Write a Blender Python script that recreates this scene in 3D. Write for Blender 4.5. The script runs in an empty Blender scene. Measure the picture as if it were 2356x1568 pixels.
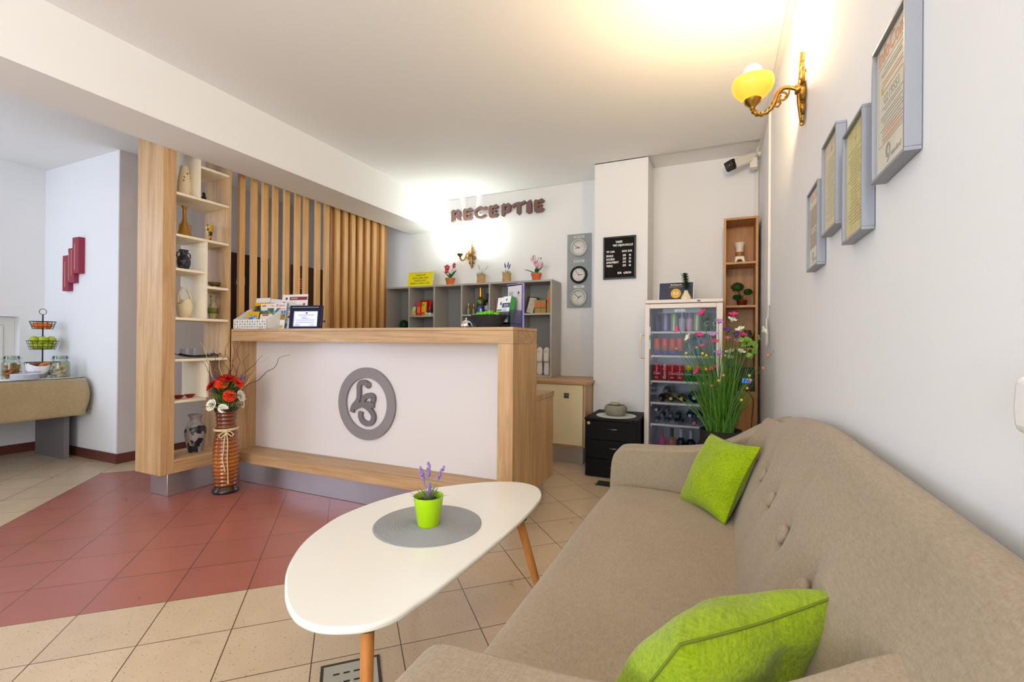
import bpy, bmesh, math, random
from mathutils import Vector, Matrix
S = bpy.context.scene
COL = S.collection
R = math.radians
random.seed(7)

# ------------------------------------------------------------------ camera
cam_d = bpy.data.cameras.new('camera')
cam_d.sensor_width = 36.0
cam_d.lens = 36.0 * 1065.26 / 2356.0
cam_d.clip_start = 0.02
cam_o = bpy.data.objects.new('camera', cam_d)
COL.objects.link(cam_o)
YAW, PITCH, ROLL, CAMH = 24.098, 0.158, 0.441, 1.1
_fw = Vector((-math.sin(R(YAW))*math.cos(R(PITCH)), math.cos(R(YAW))*math.cos(R(PITCH)), math.sin(R(PITCH))))
_rt = Vector((math.cos(R(YAW)), math.sin(R(YAW)), 0))
_up = _rt.cross(_fw)
_r2 = _rt*math.cos(R(ROLL)) + _up*math.sin(R(ROLL))
_u2 = -_rt*math.sin(R(ROLL)) + _up*math.cos(R(ROLL))
cam_o.matrix_world = Matrix(((_r2.x, _u2.x, -_fw.x, 0), (_r2.y, _u2.y, -_fw.y, 0), (_r2.z, _u2.z, -_fw.z, CAMH), (0, 0, 0, 1)))
S.camera = cam_o

# ------------------------------------------------------------------ world, light, exposure
world = bpy.data.worlds.new('daylight')
world.use_nodes = True
world.node_tree.nodes['Background'].inputs[0].default_value = (0.80, 0.88, 1.0, 1)
world.node_tree.nodes['Background'].inputs[1].default_value = 1.0
S.world = world
S.view_settings.view_transform = 'Standard'
S.view_settings.look = 'None'
S.view_settings.gamma = 1.0
S.view_settings.use_curve_mapping = False
S.view_settings.exposure = 0.42

def area(name, loc, target, sx, sy, power, color):
    d = bpy.data.lights.new(name, 'AREA')
    d.shape = 'RECTANGLE'; d.size = sx; d.size_y = sy; d.energy = power; d.color = color
    o = bpy.data.objects.new(name, d); COL.objects.link(o)
    o.location = loc
    o.rotation_euler = (Vector(target) - Vector(loc)).to_track_quat('-Z', 'Y').to_euler()
    return o

def point(name, loc, power, color, r=0.03):
    d = bpy.data.lights.new(name, 'POINT')
    d.energy = power; d.color = color; d.shadow_soft_size = r
    o = bpy.data.objects.new(name, d); COL.objects.link(o); o.location = loc
    return o

# daylight through the windows behind the camera and on the breakfast-room side
area('daylight_rear_window', (-1.1, -2.9, 1.35), (-1.3, 1.0, 3.2), 2.2, 1.6, 76, (0.90, 0.95, 1.0))
area('daylight_side_window', (-6.0, -0.9, 1.55), (-3.0, 0.6, 1.2), 1.5, 1.5, 34, (0.60, 0.75, 1.0))
point('breakfast_room_lamp', (-5.95, 0.6, 2.2), 10, (0.60, 0.74, 1.0), 0.07)

point('added_warm_fill', (0.10, -0.6, 2.28), 17, (1.0, 0.92, 0.80), 0.05)  # added warm fill behind the camera to lift the ceiling, no fixture there

# ------------------------------------------------------------------ materials
_mats = {}
def lin(c):
    return tuple(((v/255.0)/12.92 if v/255.0 <= 0.04045 else ((v/255.0+0.055)/1.055)**2.4) for v in c)

def newmat(name):
    m = bpy.data.materials.new(name); m.use_nodes = True
    nt = m.node_tree; b = nt.nodes['Principled BSDF']
    return m, nt, b

def mat(name, rgb, rough=0.5, metal=0.0, var=0.0, scale=20.0, bump=0.0, bscale=60.0, emit=0.0, spec=0.5, coat=0.0, ecol=None):
    """plain procedural material; rgb in sRGB 0-255; var = noise variation of value"""
    if name in _mats: return _mats[name]
    m, nt, b = newmat(name)
    c = lin(rgb)
    b.inputs['Base Color'].default_value = (*c, 1)
    b.inputs['Roughness'].default_value = rough
    b.inputs['Metallic'].default_value = metal
    b.inputs['Specular IOR Level'].default_value = spec
    b.inputs['Coat Weight'].default_value = coat
    if emit:
        b.inputs['Emission Color'].default_value = (*(lin(ecol) if ecol else c), 1)
        b.inputs['Emission Strength'].default_value = emit
    tc = nt.nodes.new('ShaderNodeTexCoord')
    if var:
        n = nt.nodes.new('ShaderNodeTexNoise'); n.inputs['Scale'].default_value = scale; n.inputs['Detail'].default_value = 4
        r = nt.nodes.new('ShaderNodeMapRange'); r.inputs[3].default_value = 1-var; r.inputs[4].default_value = 1+var
        x = nt.nodes.new('ShaderNodeMix'); x.data_type = 'RGBA'; x.blend_type = 'MULTIPLY'; x.inputs[0].default_value = 1
        x.inputs[6].default_value = (*c, 1)
        nt.links.new(tc.outputs['Object'], n.inputs['Vector']); nt.links.new(n.outputs['Fac'], r.inputs[0])
        nt.links.new(r.outputs[0], x.inputs[7]); nt.links.new(x.outputs[2], b.inputs['Base Color'])
    if bump:
        n2 = nt.nodes.new('ShaderNodeTexNoise'); n2.inputs['Scale'].default_value = bscale; n2.inputs['Detail'].default_value = 3
        bp = nt.nodes.new('ShaderNodeBump'); bp.inputs['Strength'].default_value = bump; bp.inputs['Distance'].default_value = 0.01
        nt.links.new(tc.outputs['Object'], n2.inputs['Vector']); nt.links.new(n2.outputs['Fac'], bp.inputs['Height'])
        nt.links.new(bp.outputs[0], b.inputs['Normal'])
    _mats[name] = m
    return m

def wood(name, light, dark, axis='z', rough=0.45):
    if name in _mats: return _mats[name]
    m, nt, b = newmat(name)
    b.inputs['Roughness'].default_value = rough
    tc = nt.nodes.new('ShaderNodeTexCoord'); mp = nt.nodes.new('ShaderNodeMapping')
    sc = {'x': (1.0, 14, 14), 'y': (14, 1.0, 14), 'z': (14, 14, 1.0)}[axis]
    mp.inputs['Scale'].default_value = sc
    n = nt.nodes.new('ShaderNodeTexNoise'); n.inputs['Scale'].default_value = 1.6; n.inputs['Detail'].default_value = 7; n.inputs['Roughness'].default_value = 0.62; n.inputs['Distortion'].default_value = 0.9
    mp2 = nt.nodes.new('ShaderNodeMapping'); mp2.inputs['Scale'].default_value = tuple(v*(9 if v > 2 else 2.2) for v in sc)
    n2 = nt.nodes.new('ShaderNodeTexNoise'); n2.inputs['Scale'].default_value = 1.5; n2.inputs['Detail'].default_value = 2
    ad = nt.nodes.new('ShaderNodeMath'); ad.operation = 'MULTIPLY_ADD'; ad.inputs[1].default_value = 0.35
    rp = nt.nodes.new('ShaderNodeValToRGB')
    rp.color_ramp.elements[0].position = 0.45; rp.color_ramp.elements[0].color = (*lin(dark), 1)
    rp.color_ramp.elements[1].position = 0.86; rp.color_ramp.elements[1].color = (*lin(light), 1)
    L = nt.links.new
    L(tc.outputs['Object'], mp.inputs['Vector']); L(mp.outputs[0], n.inputs['Vector'])
    L(tc.outputs['Object'], mp2.inputs['Vector']); L(mp2.outputs[0], n2.inputs['Vector'])
    L(n2.outputs['Fac'], ad.inputs[0]); L(n.outputs['Fac'], ad.inputs[2])
    L(ad.outputs[0], rp.inputs[0]); L(rp.outputs[0], b.inputs['Base Color'])
    _mats[name] = m
    return m

def glass(name, rgb=(235, 245, 245), refl=0.10, rough=0.02):
    """thin clear pane: transparent with a glossy share"""
    if name in _mats: return _mats[name]
    m, nt, b = newmat(name)
    nt.nodes.remove(b)
    out = nt.nodes['Material Output']
    t = nt.nodes.new('ShaderNodeBsdfTransparent'); t.inputs[0].default_value = (*lin(rgb), 1)
    g = nt.nodes.new('ShaderNodeBsdfGlossy'); g.inputs['Roughness'].default_value = rough
    lw = nt.nodes.new('ShaderNodeLayerWeight'); lw.inputs[0].default_value = 0.25
    mr = nt.nodes.new('ShaderNodeMapRange'); mr.inputs[3].default_value = refl*0.5; mr.inputs[4].default_value = min(1, refl*6)
    mx = nt.nodes.new('ShaderNodeMixShader')
    nt.links.new(lw.outputs['Fresnel'], mr.inputs[0]); nt.links.new(mr.outputs[0], mx.inputs[0])
    nt.links.new(t.outputs[0], mx.inputs[1]); nt.links.new(g.outputs[0], mx.inputs[2]); nt.links.new(mx.outputs[0], out.inputs['Surface'])
    _mats[name] = m
    return m

def speckle(name, rgb, rgb2, scale=30.0, cut=0.55, soft=0.03, rough=0.4, coat=0.0, detail=3):
    """two colours split by a noise threshold: glazes, printed pictures, crusts"""
    if name in _mats: return _mats[name]
    m, nt, b = newmat(name)
    b.inputs['Roughness'].default_value = rough; b.inputs['Coat Weight'].default_value = coat
    tc = nt.nodes.new('ShaderNodeTexCoord'); n = nt.nodes.new('ShaderNodeTexNoise')
    n.inputs['Scale'].default_value = scale; n.inputs['Detail'].default_value = detail
    r = nt.nodes.new('ShaderNodeValToRGB')
    r.color_ramp.elements[0].position = cut-soft; r.color_ramp.elements[0].color = (*lin(rgb), 1)
    r.color_ramp.elements[1].position = cut+soft; r.color_ramp.elements[1].color = (*lin(rgb2), 1)
    nt.links.new(tc.outputs['Object'], n.inputs['Vector']); nt.links.new(n.outputs['Fac'], r.inputs[0]); nt.links.new(r.outputs[0], b.inputs['Base Color'])
    _mats[name] = m
    return m

def fabric(name, rgb, rgb2, weave=420.0, mottle=9.0, bump=0.25, rough=0.95):
    """woven cloth: mottled colour plus fine crossed threads"""
    if name in _mats: return _mats[name]
    m, nt, b = newmat(name)
    b.inputs['Roughness'].default_value = rough; b.inputs['Specular IOR Level'].default_value = 0.15
    b.inputs['Sheen Weight'].default_value = 0.15
    tc = nt.nodes.new('ShaderNodeTexCoord')
    n = nt.nodes.new('ShaderNodeTexNoise'); n.inputs['Scale'].default_value = mottle; n.inputs['Detail'].default_value = 5
    fine = nt.nodes.new('ShaderNodeTexNoise'); fine.inputs['Scale'].default_value = weave; fine.inputs['Detail'].default_value = 2
    mp = nt.nodes.new('ShaderNodeMapping'); mp.inputs['Scale'].default_value = (0.25, 1, 1)
    mp2 = nt.nodes.new('ShaderNodeMapping'); mp2.inputs['Scale'].default_value = (1, 0.2, 0.6)
    f2 = nt.nodes.new('ShaderNodeTexNoise'); f2.inputs['Scale'].default_value = weave; f2.inputs['Detail'].default_value = 2
    a1 = nt.nodes.new('ShaderNodeMath'); a1.operation = 'ADD'
    a2 = nt.nodes.new('ShaderNodeMath'); a2.operation = 'MULTIPLY_ADD'; a2.inputs[1].default_value = 0.6
    mr = nt.nodes.new('ShaderNodeMapRange'); mr.inputs[1].default_value = 0.75; mr.inputs[2].default_value = 1.45
    mx = nt.nodes.new('ShaderNodeMix'); mx.data_type = 'RGBA'
    mx.inputs[6].default_value = (*lin(rgb2), 1); mx.inputs[7].default_value = (*lin(rgb), 1)
    bp = nt.nodes.new('ShaderNodeBump'); bp.inputs['Strength'].default_value = bump; bp.inputs['Distance'].default_value = 0.004
    L = nt.links.new
    L(tc.outputs['Object'], n.inputs['Vector']); L(tc.outputs['Object'], mp.inputs[0]); L(tc.outputs['Object'], mp2.inputs[0])
    L(mp.outputs[0], fine.inputs['Vector']); L(mp2.outputs[0], f2.inputs['Vector'])
    L(fine.outputs['Fac'], a1.inputs[0]); L(f2.outputs['Fac'], a1.inputs[1])
    L(n.outputs['Fac'], a2.inputs[0]); L(a1.outputs[0], a2.inputs[2])
    L(a2.outputs[0], mr.inputs[0]); L(mr.outputs[0], mx.inputs[0]); L(mx.outputs[2], b.inputs['Base Color'])
    L(a1.outputs[0], bp.inputs['Height']); L(bp.outputs[0], b.inputs['Normal'])
    mr.inputs[1].default_value = 0.95; mr.inputs[2].default_value = 1.65
    _mats[name] = m
    return m

def tiles_mat():
    """square floor tiles laid on the diagonal; a rectangle of them is brick red; flecked, with thin joints"""
    m, nt, b = newmat('floor_tiles')
    N = nt.nodes.new; L = nt.links.new
    tc = N('ShaderNodeTexCoord'); sp = N('ShaderNodeSeparateXYZ'); L(tc.outputs['Object'], sp.inputs[0])
    th = R(43.586); ts = 0.29934; ox, oy = -2.761, 0.571
    def M(op, a, b_=None, c=None):
        n = N('ShaderNodeMath'); n.operation = op
        for i, v in enumerate((a, b_, c)):
            if v is None: continue
            if isinstance(v, (int, float)): n.inputs[i].default_value = v
            else: L(v, n.inputs[i])
        return n.outputs[0]
    x = M('SUBTRACT', sp.outputs[0], ox); y = M('SUBTRACT', sp.outputs[1], oy)
    u = M('DIVIDE', M('ADD', M('MULTIPLY', x, math.cos(th)), M('MULTIPLY', y, math.sin(th))), ts)
    v = M('DIVIDE', M('SUBTRACT', M('MULTIPLY', x, math.sin(th)), M('MULTIPLY', y, math.cos(th))), ts)
    iu = M('FLOOR', u); iv = M('FLOOR', v)
    fu = M('FRACT', u); fv = M('FRACT', v)
    eu = M('MINIMUM', fu, M('SUBTRACT', 1.0, fu)); ev = M('MINIMUM', fv, M('SUBTRACT', 1.0, fv))
    jw = 0.0065
    joint = M('LESS_THAN', M('MINIMUM', eu, ev), jw)
    red = M('MULTIPLY', M('MULTIPLY', M('GREATER_THAN', u, -1.0), M('LESS_THAN', u, 7.0)), M('MULTIPLY', M('GREATER_THAN', v, -8.0), M('LESS_THAN', v, 0.0)))
    # per tile value shift
    wn = N('ShaderNodeTexWhiteNoise'); cb = N('ShaderNodeCombineXYZ'); L(iu, cb.inputs[0]); L(iv, cb.inputs[1]); L(cb.outputs[0], wn.inputs['Vector'])
    # flecks
    n1 = N('ShaderNodeTexNoise'); n1.inputs['Scale'].default_value = 120; n1.inputs['Detail'].default_value = 3; L(tc.outputs['Object'], n1.inputs['Vector'])
    n2 = N('ShaderNodeTexNoise'); n2.inputs['Scale'].default_value = 9; n2.inputs['Detail'].default_value = 4; L(tc.outputs['Object'], n2.inputs['Vector'])
    fleck = M('GREATER_THAN', n1.outputs['Fac'], 0.655)
    lf = M('LESS_THAN', n1.outputs['Fac'], 0.335)
    def mix(f, a, b_):
        k = N('ShaderNodeMix'); k.data_type = 'RGBA'
        if isinstance(f, (int, float)): k.inputs[0].default_value = f
        else: L(f, k.inputs[0])
        for i, q in ((6, a), (7, b_)):
            if isinstance(q, tuple): k.inputs[i].default_value = (*lin(q), 1)
            else: L(q, k.inputs[i])
        return k.outputs[2]
    cream = mix(n2.outputs['Fac'], (200, 175, 142), (217, 195, 164))
    cream = mix(M('MULTIPLY', fleck, 0.75), cream, (130, 98, 66))
    redc = mix(n2.outputs['Fac'], (160, 90, 77), (175, 104, 91))
    redc = mix(M('MULTIPLY', lf, 0.5), redc, (196, 140, 122))
    base = mix(red, cream, redc)
    val = N('ShaderNodeHueSaturation'); L(base, val.inputs['Color'])
    L(M('MULTIPLY_ADD', wn.outputs['Value'], 0.07, 0.965), val.inputs['Value'])
    fin = mix(joint, val.outputs[0], (84, 60, 44))
    L(fin, b.inputs['Base Color'])
    b.inputs['Roughness'].default_value = 0.34
    b.inputs['Specular IOR Level'].default_value = 0.7; rr = M('MULTIPLY_ADD', n2.outputs['Fac'], 0.12, 0.24); L(rr, b.inputs['Roughness'])
    bp = N('ShaderNodeBump'); bp.inputs['Strength'].default_value = 0.4; bp.inputs['Distance'].default_value = 0.002
    L(M('SUBTRACT', 1.0, joint), bp.inputs['Height']); L(bp.outputs[0], b.inputs['Normal'])
    return m

# ------------------------------------------------------------------ mesh building
class MB:
    def __init__(s): s.v = []; s.f = []
    def _add(s, vs, fs):
        k = len(s.v); s.v += [tuple(p) for p in vs]; s.f += [tuple(i+k for i in f) for f in fs]; return s
    def box(s, x0, x1, y0, y1, z0, z1):
        return s._add([(x0,y0,z0),(x1,y0,z0),(x1,y1,z0),(x0,y1,z0),(x0,y0,z1),(x1,y0,z1),(x1,y1,z1),(x0,y1,z1)],
                      [(0,3,2,1),(4,5,6,7),(0,1,5,4),(1,2,6,5),(2,3,7,6),(3,0,4,7)])
    def cbox(s, cx, cy, cz, sx, sy, sz): return s.box(cx-sx/2, cx+sx/2, cy-sy/2, cy+sy/2, cz-sz/2, cz+sz/2)
    def prism(s, poly, axis, a, b):
        n = len(poly)
        def P(p, t): return {'x': (t, p[0], p[1]), 'y': (p[0], t, p[1]), 'z': (p[0], p[1], t)}[axis]
        vs = [P(p, a) for p in poly] + [P(p, b) for p in poly]
        fs = [tuple(range(n-1, -1, -1)), tuple(range(n, 2*n))] + [(i, (i+1) % n, n+(i+1) % n, n+i) for i in range(n)]
        return s._add(vs, fs)
    def lathe(s, prof, n=32, c=(0,0,0), cap=True, sx=1.0, sy=1.0):
        vs = []; fs = []
        for r, z in prof:
            for i in range(n):
                a = 2*math.pi*i/n; vs.append((c[0]+sx*r*math.cos(a), c[1]+sy*r*math.sin(a), c[2]+z))
        for j in range(len(prof)-1):
            for i in range(n):
                i2 = (i+1) % n; fs.append((j*n+i, j*n+i2, (j+1)*n+i2, (j+1)*n+i))
        if cap:
            if prof[0][0] > 1e-6: fs.append(tuple(range(n-1, -1, -1)))
            if prof[-1][0] > 1e-6: fs.append(tuple((len(prof)-1)*n+i for i in range(n)))
        return s._add(vs, fs)
    def tube(s, pts, r, n=8, cap=True, closed=False):
        pts = [Vector(p) for p in pts]; m = len(pts); vs = []; fs = []
        prev = None
        for i, p in enumerate(pts):
            if closed: t = pts[(i+1) % m]-pts[i-1]
            else: t = (pts[min(i+1, m-1)]-pts[max(i-1, 0)])
            t = t.normalized() if t.length > 1e-9 else Vector((0,0,1))
            if prev is None:
                a = t.cross(Vector((0,0,1)))
                if a.length < 1e-3: a = t.cross(Vector((1,0,0)))
            else:
                a = prev - t*prev.dot(t)
                if a.length < 1e-6: a = t.cross(Vector((1,0,0)))
            a.normalize(); prev = a; b = t.cross(a)
            rr = r[i] if isinstance(r, (list, tuple)) else r
            for k in range(n):
                q = 2*math.pi*k/n; vs.append(p + a*math.cos(q)*rr + b*math.sin(q)*rr)
        for i in range(m if closed else m-1):
            j = (i+1) % m
            for k in range(n):
                k2 = (k+1) % n; fs.append((i*n+k, i*n+k2, j*n+k2, j*n+k))
        if cap and not closed:
            fs.append(tuple(range(n-1, -1, -1))); fs.append(tuple((m-1)*n+k for k in range(n)))
        return s._add(vs, fs)
    def ell(s, c, r, seg=16, ring=10):
        prof = [(math.sin(math.pi*j/ring), -math.cos(math.pi*j/ring)) for j in range(ring+1)]
        vs = []; fs = []
        if isinstance(r, (int, float)): r = (r, r, r)
        vs.append((c[0], c[1], c[2]-r[2]))
        for j in range(1, ring):
            for i in range(seg):
                a = 2*math.pi*i/seg; vs.append((c[0]+r[0]*prof[j][0]*math.cos(a), c[1]+r[1]*prof[j][0]*math.sin(a), c[2]+r[2]*prof[j][1]))
        vs.append((c[0], c[1], c[2]+r[2])); top = len(vs)-1
        for i in range(seg): fs.append((0, 1+(i+1) % seg, 1+i)); fs.append((top, top-seg+i, top-seg+(i+1) % seg))
        for j in range(ring-2):
            for i in range(seg):
                i2 = (i+1) % seg; fs.append((1+j*seg+i, 1+j*seg+i2, 1+(j+1)*seg+i2, 1+(j+1)*seg+i))
        return s._add(vs, fs)
    def grid(s, fn, nu, nv, cu=False, cv=False):
        vs = [fn(i/(nu if cu else nu-1), j/(nv if cv else nv-1)) for i in range(nu) for j in range(nv)]
        fs = []
        for i in range(nu if cu else nu-1):
            for j in range(nv if cv else nv-1):
                i2 = (i+1) % nu; j2 = (j+1) % nv
                fs.append((i*nv+j, i2*nv+j, i2*nv+j2, i*nv+j2))
        return s._add(vs, fs)
    def leaf(s, p, d, up, length, width, bend=0.2, n=6):
        """a thin blade with a middle fold, growing from p along d"""
        p = Vector(p); d = Vector(d).normalized(); up = Vector(up); side = d.cross(up)
        if side.length < 1e-4: side = d.cross(Vector((1,0.3,0)))
        side.normalize(); up = side.cross(d)
        vs = []; fs = []
        for i in range(n+1):
            t = i/n; w = width*0.5*(math.sin(math.pi*min(1, 0.08+0.92*t))**0.8) if t < 1 else 0.0
            c = p + d*length*t - up*bend*length*t*t
            vs += [c-side*w+up*w*0.35, c, c+side*w+up*w*0.35]
        for i in range(n):
            a = i*3; fs += [(a, a+1, a+4, a+3), (a+1, a+2, a+5, a+4)]
        return s._add(vs, fs)
    def add(s, o, mtx=None):
        vs = o.v if mtx is None else [tuple(mtx @ Vector(p)) for p in o.v]
        return s._add(vs, o.f)
    def xf(s, mtx): s.v = [tuple(mtx @ Vector(p)) for p in s.v]; return s

def T(x=0, y=0, z=0): return Matrix.Translation((x, y, z))
def RX(a): return Matrix.Rotation(R(a), 4, 'X')
def RY(a): return Matrix.Rotation(R(a), 4, 'Y')
def RZ(a): return Matrix.Rotation(R(a), 4, 'Z')

def build(name, mb, m, parent=None, loc=(0,0,0), rot=(0,0,0), bevel=0.0, seg=2, smooth=True, sub=0, solid=0.0, recalc=True, angle=38):
    me = bpy.data.meshes.new(name)
    me.from_pydata(mb.v, [], mb.f); me.update()
    if recalc:
        bm = bmesh.new(); bm.from_mesh(me)
        bmesh.ops.recalc_face_normals(bm, faces=bm.faces); bm.to_mesh(me); bm.free()
    if smooth:
        me.polygons.foreach_set('use_smooth', [True]*len(me.polygons))
        me.set_sharp_from_angle(angle=R(angle))
    me.materials.append(m)
    o = bpy.data.objects.new(name, me); COL.objects.link(o)
    if parent is not None: o.parent = parent
    o.location = loc; o.rotation_euler = tuple(R(a) for a in rot)
    if solid:
        k = o.modifiers.new('solid', 'SOLIDIFY'); k.thickness = solid; k.offset = 0
    if bevel:
        k = o.modifiers.new('edge', 'BEVEL'); k.width = bevel; k.segments = seg; k.limit_method = 'ANGLE'; k.angle_limit = R(30)
        k.harden_normals = False
    if sub:
        k = o.modifiers.new('sub', 'SUBSURF'); k.levels = sub; k.render_levels = sub
    return o

def thing(name, label, cat, loc=(0,0,0), rz=0, group=None, rot=None):
    o = bpy.data.objects.new(name, None); COL.objects.link(o)
    o.empty_display_size = 0.05
    o.location = loc; o.rotation_euler = (0, 0, R(rz)) if rot is None else tuple(R(a) for a in rot)
    return tag(o, label, cat, group)

def tag(o, label, cat, group=None):
    o['label'] = label; o['category'] = cat
    if group: o['group'] = group
    return o

def struct(name, mb, m, parent=None, bevel=0.0, smooth=False, **k):
    o = build(name, mb, m, parent, bevel=bevel, smooth=smooth, **k)
    if parent is None: o['kind'] = 'structure'
    return o

def text(name, body, m, parent, loc, rot, size, ext=0.0006, align='CENTER', spacing=1.0, line=1.0, shear=0.0, off=0.0, xs=1.0):
    """lettering as a real mesh"""
    c = bpy.data.curves.new(name, 'FONT')
    c.body = body; c.size = size; c.extrude = ext; c.align_x = align; c.align_y = 'CENTER'
    c.space_character = spacing; c.space_line = line; c.shear = shear; c.offset = off; c.resolution_u = 3
    tmp = bpy.data.objects.new(name+'_curve', c); COL.objects.link(tmp)
    dg = bpy.context.evaluated_depsgraph_get()
    me = bpy.data.meshes.new_from_object(tmp.evaluated_get(dg))
    bpy.data.objects.remove(tmp); bpy.data.curves.remove(c)
    me.materials.clear(); me.materials.append(m)
    o = bpy.data.objects.new(name, me); COL.objects.link(o)
    o.parent = parent; o.location = loc; o.rotation_euler = tuple(R(q) for q in rot); o.scale = (xs, 1, 1)
    return o

def copy_tree(o, parent=None):
    c = o.copy(); COL.objects.link(c)
    if parent is not None: c.parent = parent
    for ch in o.children: copy_tree(ch, c)
    return c

FRONT = (90, 0, 0)       # lettering that faces the camera end of the room (-Y)
FROM_RIGHT = (90, 0, 90) # lettering on a face that looks towards +X
FROM_LEFT = (90, 0, -90) # lettering on a face that looks towards -X

def spline(pts, n, closed=False):
    """Catmull-Rom through 2D/3D points"""
    P = [Vector(p) for p in pts]; m = len(P); out = []
    segs = m if closed else m-1
    for i in range(segs):
        if closed: a, b, c, d = P[i-1], P[i], P[(i+1) % m], P[(i+2) % m]
        else: a, b, c, d = P[max(i-1, 0)], P[i], P[i+1], P[min(i+2, m-1)]
        for k in range(n):
            t = k/n
            out.append(0.5*((2*b)+(c-a)*t+(2*a-5*b+4*c-d)*t*t+(3*b-a-3*c+d)*t**3))
    if not closed: out.append(P[-1])
    return out

# shared materials
WALL = mat('white_wall_paint', (238, 238, 239), 0.85, var=0.012, scale=3, bump=0.04, bscale=180)
CEIL = mat('white_ceiling_paint', (243, 242, 240), 0.9, var=0.01, scale=2)
OAK_Z = wood('oak_upright_grain', (214, 176, 128), (174, 133, 88), 'z')
OAK_X = wood('oak_long_grain', (210, 172, 126), (168, 128, 86), 'x')
OAK_Y = wood('oak_deep_grain', (214, 176, 128), (174, 133, 88), 'y')
OAKP = mat('pale_oak_edge', (244, 230, 202), 0.5, var=0.04, scale=25)
HONEY_Z = wood('honey_oak_upright', (206, 152, 92), (170, 116, 62), 'z')
HONEY_Y = wood('honey_oak_deep', (206, 152, 92), (170, 116, 62), 'y')
STEEL = mat('brushed_plinth_metal', (196, 196, 200), 0.32, 0.85, var=0.04, scale=6)
GREY = mat('grey_laminate', (178, 173, 166), 0.5, var=0.02, scale=12)
WHITE = mat('white_plastic', (236, 234, 230), 0.4)
BLACK = mat('black_satin', (18, 18, 19), 0.35)
BRASS = mat('antique_brass', (172, 134, 62), 0.3, 1.0, var=0.2, scale=30)
CLEAR = glass('clear_glass', (252, 254, 254), 0.03)
PAPER = mat('white_paper', (236, 234, 232), 0.7)
INK = mat('dark_ink', (52, 52, 60), 0.7)
GREENL = mat('green_leaf', (72, 128, 46), 0.5, var=0.25, scale=25)

# ------------------------------------------------------------------ room shell
ZC = 2.78
struct('floor', MB().box(-6.4, 0.45, -3.1, 4.9, -0.1, 0.0), tiles_mat())
c = MB().prism([(-6.4,-3.1),(0.45,-3.1),(0.45,4.28),(-1.08,4.28),(-1.08,4.9),(-6.4,4.9)], 'z', ZC, 2.95)
c.box(-1.08, 0.45, 4.28, 4.9, 2.815, 2.95)
struct('ceiling', c, CEIL)
struct('wall_back', MB().box(-4.86, 0.45, 4.70, 4.85, 0, 2.95), WALL)
struct('wall_pilaster', MB().box(-1.08, -0.592, 4.30, 4.70, 0, ZC), WALL)
struct('wall_right', MB().box(0.32, 0.45, -3.0, 4.70, 0, 2.95), WALL)
struct('wall_left_inner', MB().box(-6.17, -4.876, 2.32, 4.85, 0, ZC), WALL)
struct('wall_passage', MB().box(-4.876, -4.86, 2.32, 4.85, 0, ZC), mat('passage_wall_shade_tint', (212, 204, 202), 0.85, var=0.012, scale=3))  # white wall; the dimness of the passage is put into its colour
w = MB().box(-6.35,-6.17,-3.0,0.9,0,ZC).box(-6.35,-6.17,2.14,2.5,0,ZC).box(-6.35,-6.17,0.9,2.14,1.31,ZC).box(-6.35,-6.17,0.9,2.14,0,0.55)
struct('wall_left', w, WALL)
w = MB().box(-6.35,-2.9,-3.1,-3.0,0,ZC).box(0.1,0.45,-3.1,-3.0,0,ZC).box(-2.9,0.1,-3.1,-3.0,0,0.6).box(-2.9,0.1,-3.1,-3.0,2.45,ZC)
struct('wall_front', w, WALL)
struct('ceiling_beam', MB().box(-3.47, -3.07, -3.0, 4.70, 2.417, ZC), CEIL)
SKIRT = mat('red_brown_skirting_tile', (104, 56, 46), 0.35, var=0.1, scale=12)
def skirting(name, x0, x1, y0, y1, ax):
    m = MB(); L = (x1-x0) if ax == 'x' else (y1-y0); n = max(1, round(L/0.33)); g = 0.002
    for i in range(n):
        if ax == 'x': m.box(x0+i*L/n+g, x0+(i+1)*L/n-g, y0, y1, 0, 0.085)
        else: m.box(x0, x1, y0+i*L/n+g, y0+(i+1)*L/n-g, 0, 0.085)
    struct(name, m, SKIRT)
skirting('baseboard_left', -6.17, -6.157, -0.6, 2.307, 'y')
skirting('baseboard_left_inner', -6.17, -4.86, 2.307, 2.32, 'x')
skirting('baseboard_passage', -4.86, -4.847, 2.307, 3.13, 'y')
# deep window reveal in the breakfast-room wall
win = bpy.data.objects.new('window_1', None); COL.objects.link(win); win['kind'] = 'structure'; win.location = (-6.30, 1.52, 0.55)
f = MB().box(-0.05,0.03,-0.619,-0.54,0.001,0.759).box(-0.05,0.03,0.54,0.619,0.001,0.759).box(-0.05,0.03,-0.54,0.54,0.001,0.08).box(-0.05,0.03,-0.54,0.54,0.68,0.759).box(-0.04,0.02,-0.04,0.04,0.08,0.68)
struct('window_frame', f, WHITE, win)
f = MB()
for y0, y1 in ((-0.535,-0.045),(0.045,0.535)):
    f.box(-0.03,0.045,y0,y0+0.06,0.085,0.675).box(-0.03,0.045,y1-0.06,y1,0.085,0.675).box(-0.03,0.045,y0+0.06,y1-0.06,0.085,0.145).box(-0.03,0.045,y0+0.06,y1-0.06,0.615,0.675)
struct('window_sash', f, WHITE, win)
struct('pane', MB().box(-0.004,0.002,-0.475,-0.105,0.145,0.615).box(-0.004,0.002,0.105,0.475,0.145,0.615), CLEAR, win)
# cable trunking
TRUNK = mat('white_cable_trunking', (228, 224, 218), 0.5)
struct('trim_1', MB().box(0.296, 0.32, -2.9, 4.62, 2.742, ZC-0.001), TRUNK)
struct('trim_2', MB().box(0.306, 0.32, 3.655, 3.69, 1.37, 2.742), TRUNK)
struct('trim_3', MB().box(0.283, 0.312, 4.672, 4.699, 2.19, 2.735), TRUNK)

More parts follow.
